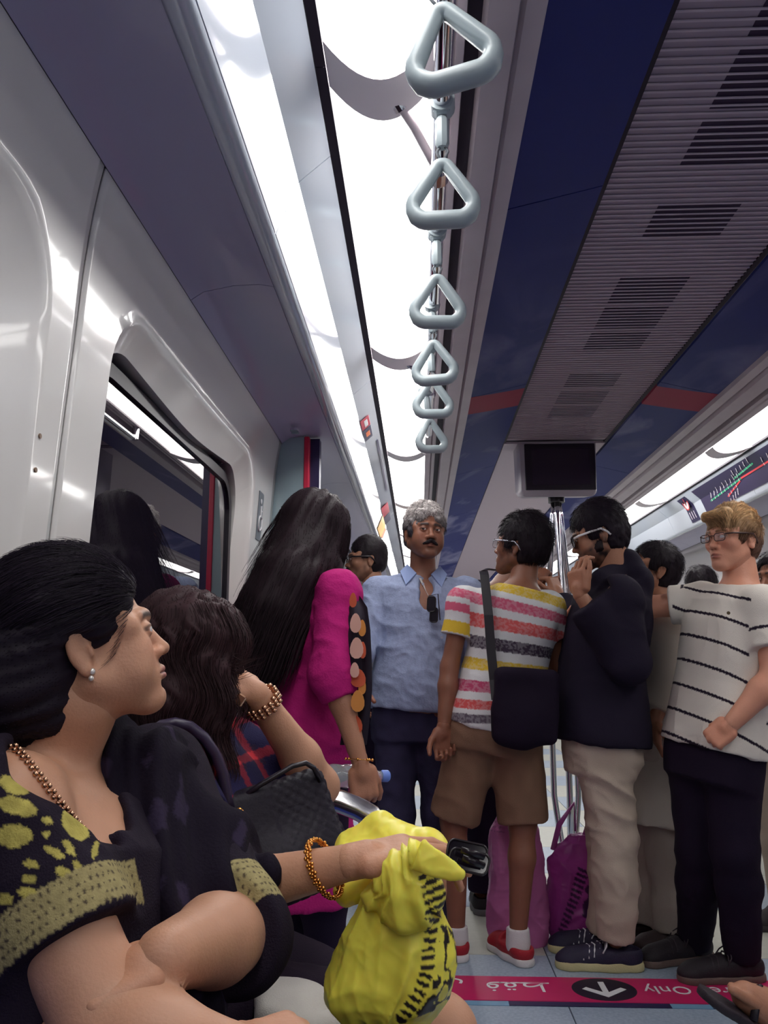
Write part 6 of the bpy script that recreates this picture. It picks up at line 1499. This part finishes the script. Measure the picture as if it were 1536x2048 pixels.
# hair, brushed back into a low bun
HW = srgb(26,19,30)
def inw(v, r): return e_(w1.T([v])[0], V(*r)*.90, w1.HR, .02)
pr = [inw((0,.030,.048), (.096,.112,.098)), inw((0,.125,-.030), (.085,.080,.085)), inw((0,.085,.0), (.092,.09,.098)), inw((0,.070,-.075),(.062,.055,.055)),
      sub(e_(w1.T([[0,-.150,-.030]])[0], V(.095,.110,.112)*.9, w1.HR, .012)), sub(e_(w1.T([[-.092,.012,-.020]])[0], V(.026,.026,.038)*.9, w1.HR, .008)), sub(e_(w1.T([[-.078,-.040,-.060]])[0], V(.05,.05,.056)*.9, w1.HR, .01))]
hv, hq = field_mesh(pr, .005); hv = relax(hv, hq, 2); hN = vnormals(hv, hq); q_ = (hv - w1.hc) @ w1.HR
ang = np.arctan2(q_[:,2]-.01, q_[:,0]); grv = vnoise(np.stack([ang*9, q_[:,1]*8, np.linalg.norm(q_[:,[0,2]], axis=1)*10], -1), 1.6, 3)
hv = hv + hN*((grv-.5)*.008 + (vnoise(hv, 22, 4)-.5)*.010)[:,None]
ho = np_mesh('hair', hv, hq, M_hair, w1.e, True, V(*HW)[None,:]*(.7 + .7*grv)[:,None])
hl = (hv - w1.hc) @ w1.HR/.865; ok_ = np.where(((hl[:,1]-.012)/.040)**2 + ((hl[:,2]+.012)/.050)**2 + (hl[:,0] > -.03)*9 > 1)[0]; ok_ = ok_[~((hl[ok_,0] < -.05) & (hl[ok_,1] < -.01) & (hl[ok_,1] > -.06) & (hl[ok_,2] < .03))]; m_ = rng.choice(ok_, 9000); bk = w1.HR @ unit((0,1,-.25)); ct = w1.T([[0,.03,.02]])[0]
def f1(P, t):
    nr = P - ct; nr /= np.linalg.norm(nr, axis=1)[:,None]; g = bk[None,:] - nr*(nr @ bk)[:,None]; g /= np.linalg.norm(g, axis=1)[:,None] + 1e-6; g = g + nr*.06; return g
strands('hair_strands', hv[m_]+hN[m_]*.0008, f1, rng.uniform(.02,.07,len(m_)), .00042, M_hair, ho, 6, V(*HW)[None,:]*rng.uniform(.5,2.4,(len(m_),1)), curl=.14)
# ear stud, necklace
es = w1.T([[-.0800,.005,-.040]])[0]
eo = MB().sphere(es, .0040, 10).build('earring', mat('pearl', srgb(225,220,215), .15, .4), w1.e, smooth=True)
MB().sphere(es + V(0,-.002,-.008), .0034, 8).build('earring_drop', mat('pearl'), eo, smooth=True)
nkp = [(24,1490),(48,1512),(74,1545),(100,1580),(128,1615),(152,1645),(176,1672),(206,1702)]
no = None
path = [surf(w1.body, a, b, .003) for a, b in nkp]
seg = []; 
for a, b in zip(path[:-1], path[1:]): seg += [a + (b-a)*t for t in np.linspace(0, 1, 7)[:-1]]
no = MB().tube(path, .0010, 6).build('necklace', mat('rose_gold'), w1.e, smooth=True)
for i, c in enumerate(seg):
    d = unit(path[-1]-path[0]); sd_ = unit(np.cross(d, (0,1,0)))*(.0022 if i % 2 else -.0022)
    MB().sphere(c + sd_, (.0034,.0024,.0030), 6).build('bead', mat('rose_gold'), no, smooth=True)

# ---------------------------------------------------------------- 12 sandalled foot at the lower right corner
fc = D(1500,2050,1.85)
pel = V(1.66, fc[1]+.05, .52)
J = dict(pel=pel, neck=pel+V(.10,0,.46), shL=pel+V(.08,-.17,.42), shR=pel+V(.08,.17,.42), elL=pel+V(.0,-.22,.16), elR=pel+V(.0,.22,.16), wrL=pel+V(-.22,-.12,.10), wrR=pel+V(-.22,.12,.10),
         hipL=pel+V(-.06,-.09,-.02), hipR=pel+V(-.06,.09,-.02), knR=pel+V(-.46,.07,.16), anR=fc+V(.10,.0,.03), knL=pel+V(-.46,-.10,-.02), anL=V(pel[0]-.42,pel[1]-.10,.09))
p12 = make_person('seated person at the lower right corner, only a sandalled foot showing', J, (pel+V(.10,0,.64), -90, 0, 0, 1.0), skE, hands=[hand_prims(J['wrL'], (-1,0,0), (0,0,-1), 1), hand_prims(J['wrR'], (-1,0,0), (0,0,-1), 1)], colkw=dict(brow=srgb(26,18,22)))
top(p12, 'shirt', M_cloth, uni(srgb(110,100,120), .1), inf=.02, hem=-.1, fr=(.6,.6), h=.009)
bottoms(p12, 'trousers', M_denim, uni(srgb(60,50,70), .1), frac=1.85, inf=.02)
hair_cap(p12, .012, col=srgb(26,18,25), nst=600)
shoe(p12, J['anL'], -90, (uni(srgb(44,34,40)), uni(srgb(60,50,56))), L=.27)
ft = unit(D(1462,1985,1.82) - (fc+V(.08,0,0))); nn_ = -unit(np.cross(ft, (0,1,0))); a0 = fc + V(.10,0,.0)
fp = [c_(a0, a0+ft*.10, .034, .036, .02), c_(a0+ft*.10, a0+ft*.15, .036, .030, .02)]
for i, (o_, l_t, r_) in enumerate(((-.026,.045,.0115),(-.009,.040,.009),(.006,.035,.0085),(.019,.028,.008),(.030,.022,.0075))):
    b0 = a0 + ft*.155 + V(0,1,0)*o_; fp.append(c_(b0 - ft*.02, b0 + ft*l_t, r_, r_*.9, .004))
solid('foot', fp, .004, M_skin, p12.e, uni(skE, .05))
sl_ = [c_(a0 - ft*.02 - nn_*.034, a0 + ft*.20 - nn_*.034, .046, .050, .02)]
solid('sandal', [('g', sl_ + [keep(a0 - nn_*.032, nn_), keep(a0 - nn_*.052, -nn_)], .01)], .005, M_shoe, p12.e, uni(srgb(44,34,42)))
MB().tube([a0 + ft*.13 + V(0,-.045,0) - nn_*.03, a0 + ft*.13 + nn_*.034, a0 + ft*.13 + V(0,.045,0) - nn_*.03], .009, 8, flat=.4).build('sandal_strap', M_black, p12.e, smooth=True)

# ---------------------------------------------------------------- pink bags on the floor
def carrier(name, lab, outline, Yb, col, depth, seed, handles, prt=None):
    t = empty(name, tuple(W(*outline[0], Yb)), lab, 'bag')
    zs = []; n = len(outline)//2
    # outline given as left edge (top to bottom) then right edge (bottom to top)
    Lp = [W(*p, Yb) for p in outline[:n]]; Rp = [W(*p, Yb) for p in outline[n:][::-1]]
    o = V(0,0,0); z = [p[2] for p in Lp][::-1]; cx = [(a[0]+b[0])/2 for a, b in zip(Lp, Rp)][::-1]; rx = [abs(b[0]-a[0])/2 for a, b in zip(Lp, Rp)][::-1]
    z[0] = .004
    dy = [depth*(.9 if i < len(z)-2 else .25 + .3*(len(z)-1-i)) for i in range(len(z))]
    def cl(P, N):
        c = V(*col)[None,:]*(1 + .25*(vnoise(P, 12, seed)-.5))[:,None]
        if prt is not None: c = prt(P, N, c)
        return c
    solid('bag_film', [l_((0,Yb,0), np.eye(3), z, cx, [0]*len(z), rx, dy, .01, 2.6)], .005, mat('pink_film', (.7,.2,.5), .32, attr='Col', trans=.15, ior=1.3), t, cl, lambda P, N: folds(P, .016, [[1,0,0],[0,1,0],[.25,0,.45]], seed, 10, .07) + folds(P, .003, [[1,0,0],[0,1,0],[0,0,1]], seed+3, 28, .03))
    for pts, r in handles: MB().tube([W(a, b, Yb+(.02 if k % 2 else 0)) for k, (a, b) in enumerate(pts)], r, 10, flat=.35).build('handle', mat('pink_handle', srgb(176,84,160), .35), t, smooth=True)
    return t
def pr1(P, N, c):
    n = ((P[:,2]*60) % 1 < .4) & (P[:,2] > .42) & (P[:,2] < .56) & (P[:,0] < W(1012,1750,3.5)[0]) & (vnoise(P, 110, 9) > .45); c[n] = c[n]*.6; return c
carrier('carrier_bag', 'pale pink plastic carrier bag standing between the striped-shirt man\'s legs', [(996,1632),(984,1660),(978,1760),(976,1850),(984,1885),(1088,1885),(1094,1850),(1086,1760),(1078,1700),(1060,1650)], 3.55, srgb(206,118,176), .085, 7, [([(1000,1650),(1003,1610),(1012,1600),(1018,1650)], .012)], pr1)
def pr2(P, N, c):
    r = P - CAM; u = P[:,0]; v_ = P[:,2]; a = W(1112,1860,3.62); b = W(1160,1735,3.62); d = unit(V(b[0]-a[0],0,b[2]-a[2])); s_ = (P-a) @ d; t_ = (P-a) @ V(d[2],0,-d[0])
    m = (s_ > 0) & (s_ < .28) & (np.abs(t_) < .012+.05*s_) & ((s_ % .020) < .011) & (N[:,1] < 0); m |= (vnoise(P, 45, 3) > .62) & (t_ > .03) & (v_ < .42) & (N[:,1] < 0) & (vnoise(P,14,8) > .45)
    c[m] = V(*srgb(70,34,76)); return c
carrier('carrier_bag', 'dark pink printed carrier bag beside the navy shoes', [(1140,1668),(1098,1720),(1092,1790),(1096,1850),(1104,1880),(1190,1880),(1194,1850),(1196,1790),(1194,1700),(1188,1664)], 3.62, srgb(168,66,150), .10, 17, [([(1106,1700),(1118,1650),(1148,1606),(1150,1660)], .016), ([(1168,1672),(1176,1640),(1186,1662)], .010)], pr2)
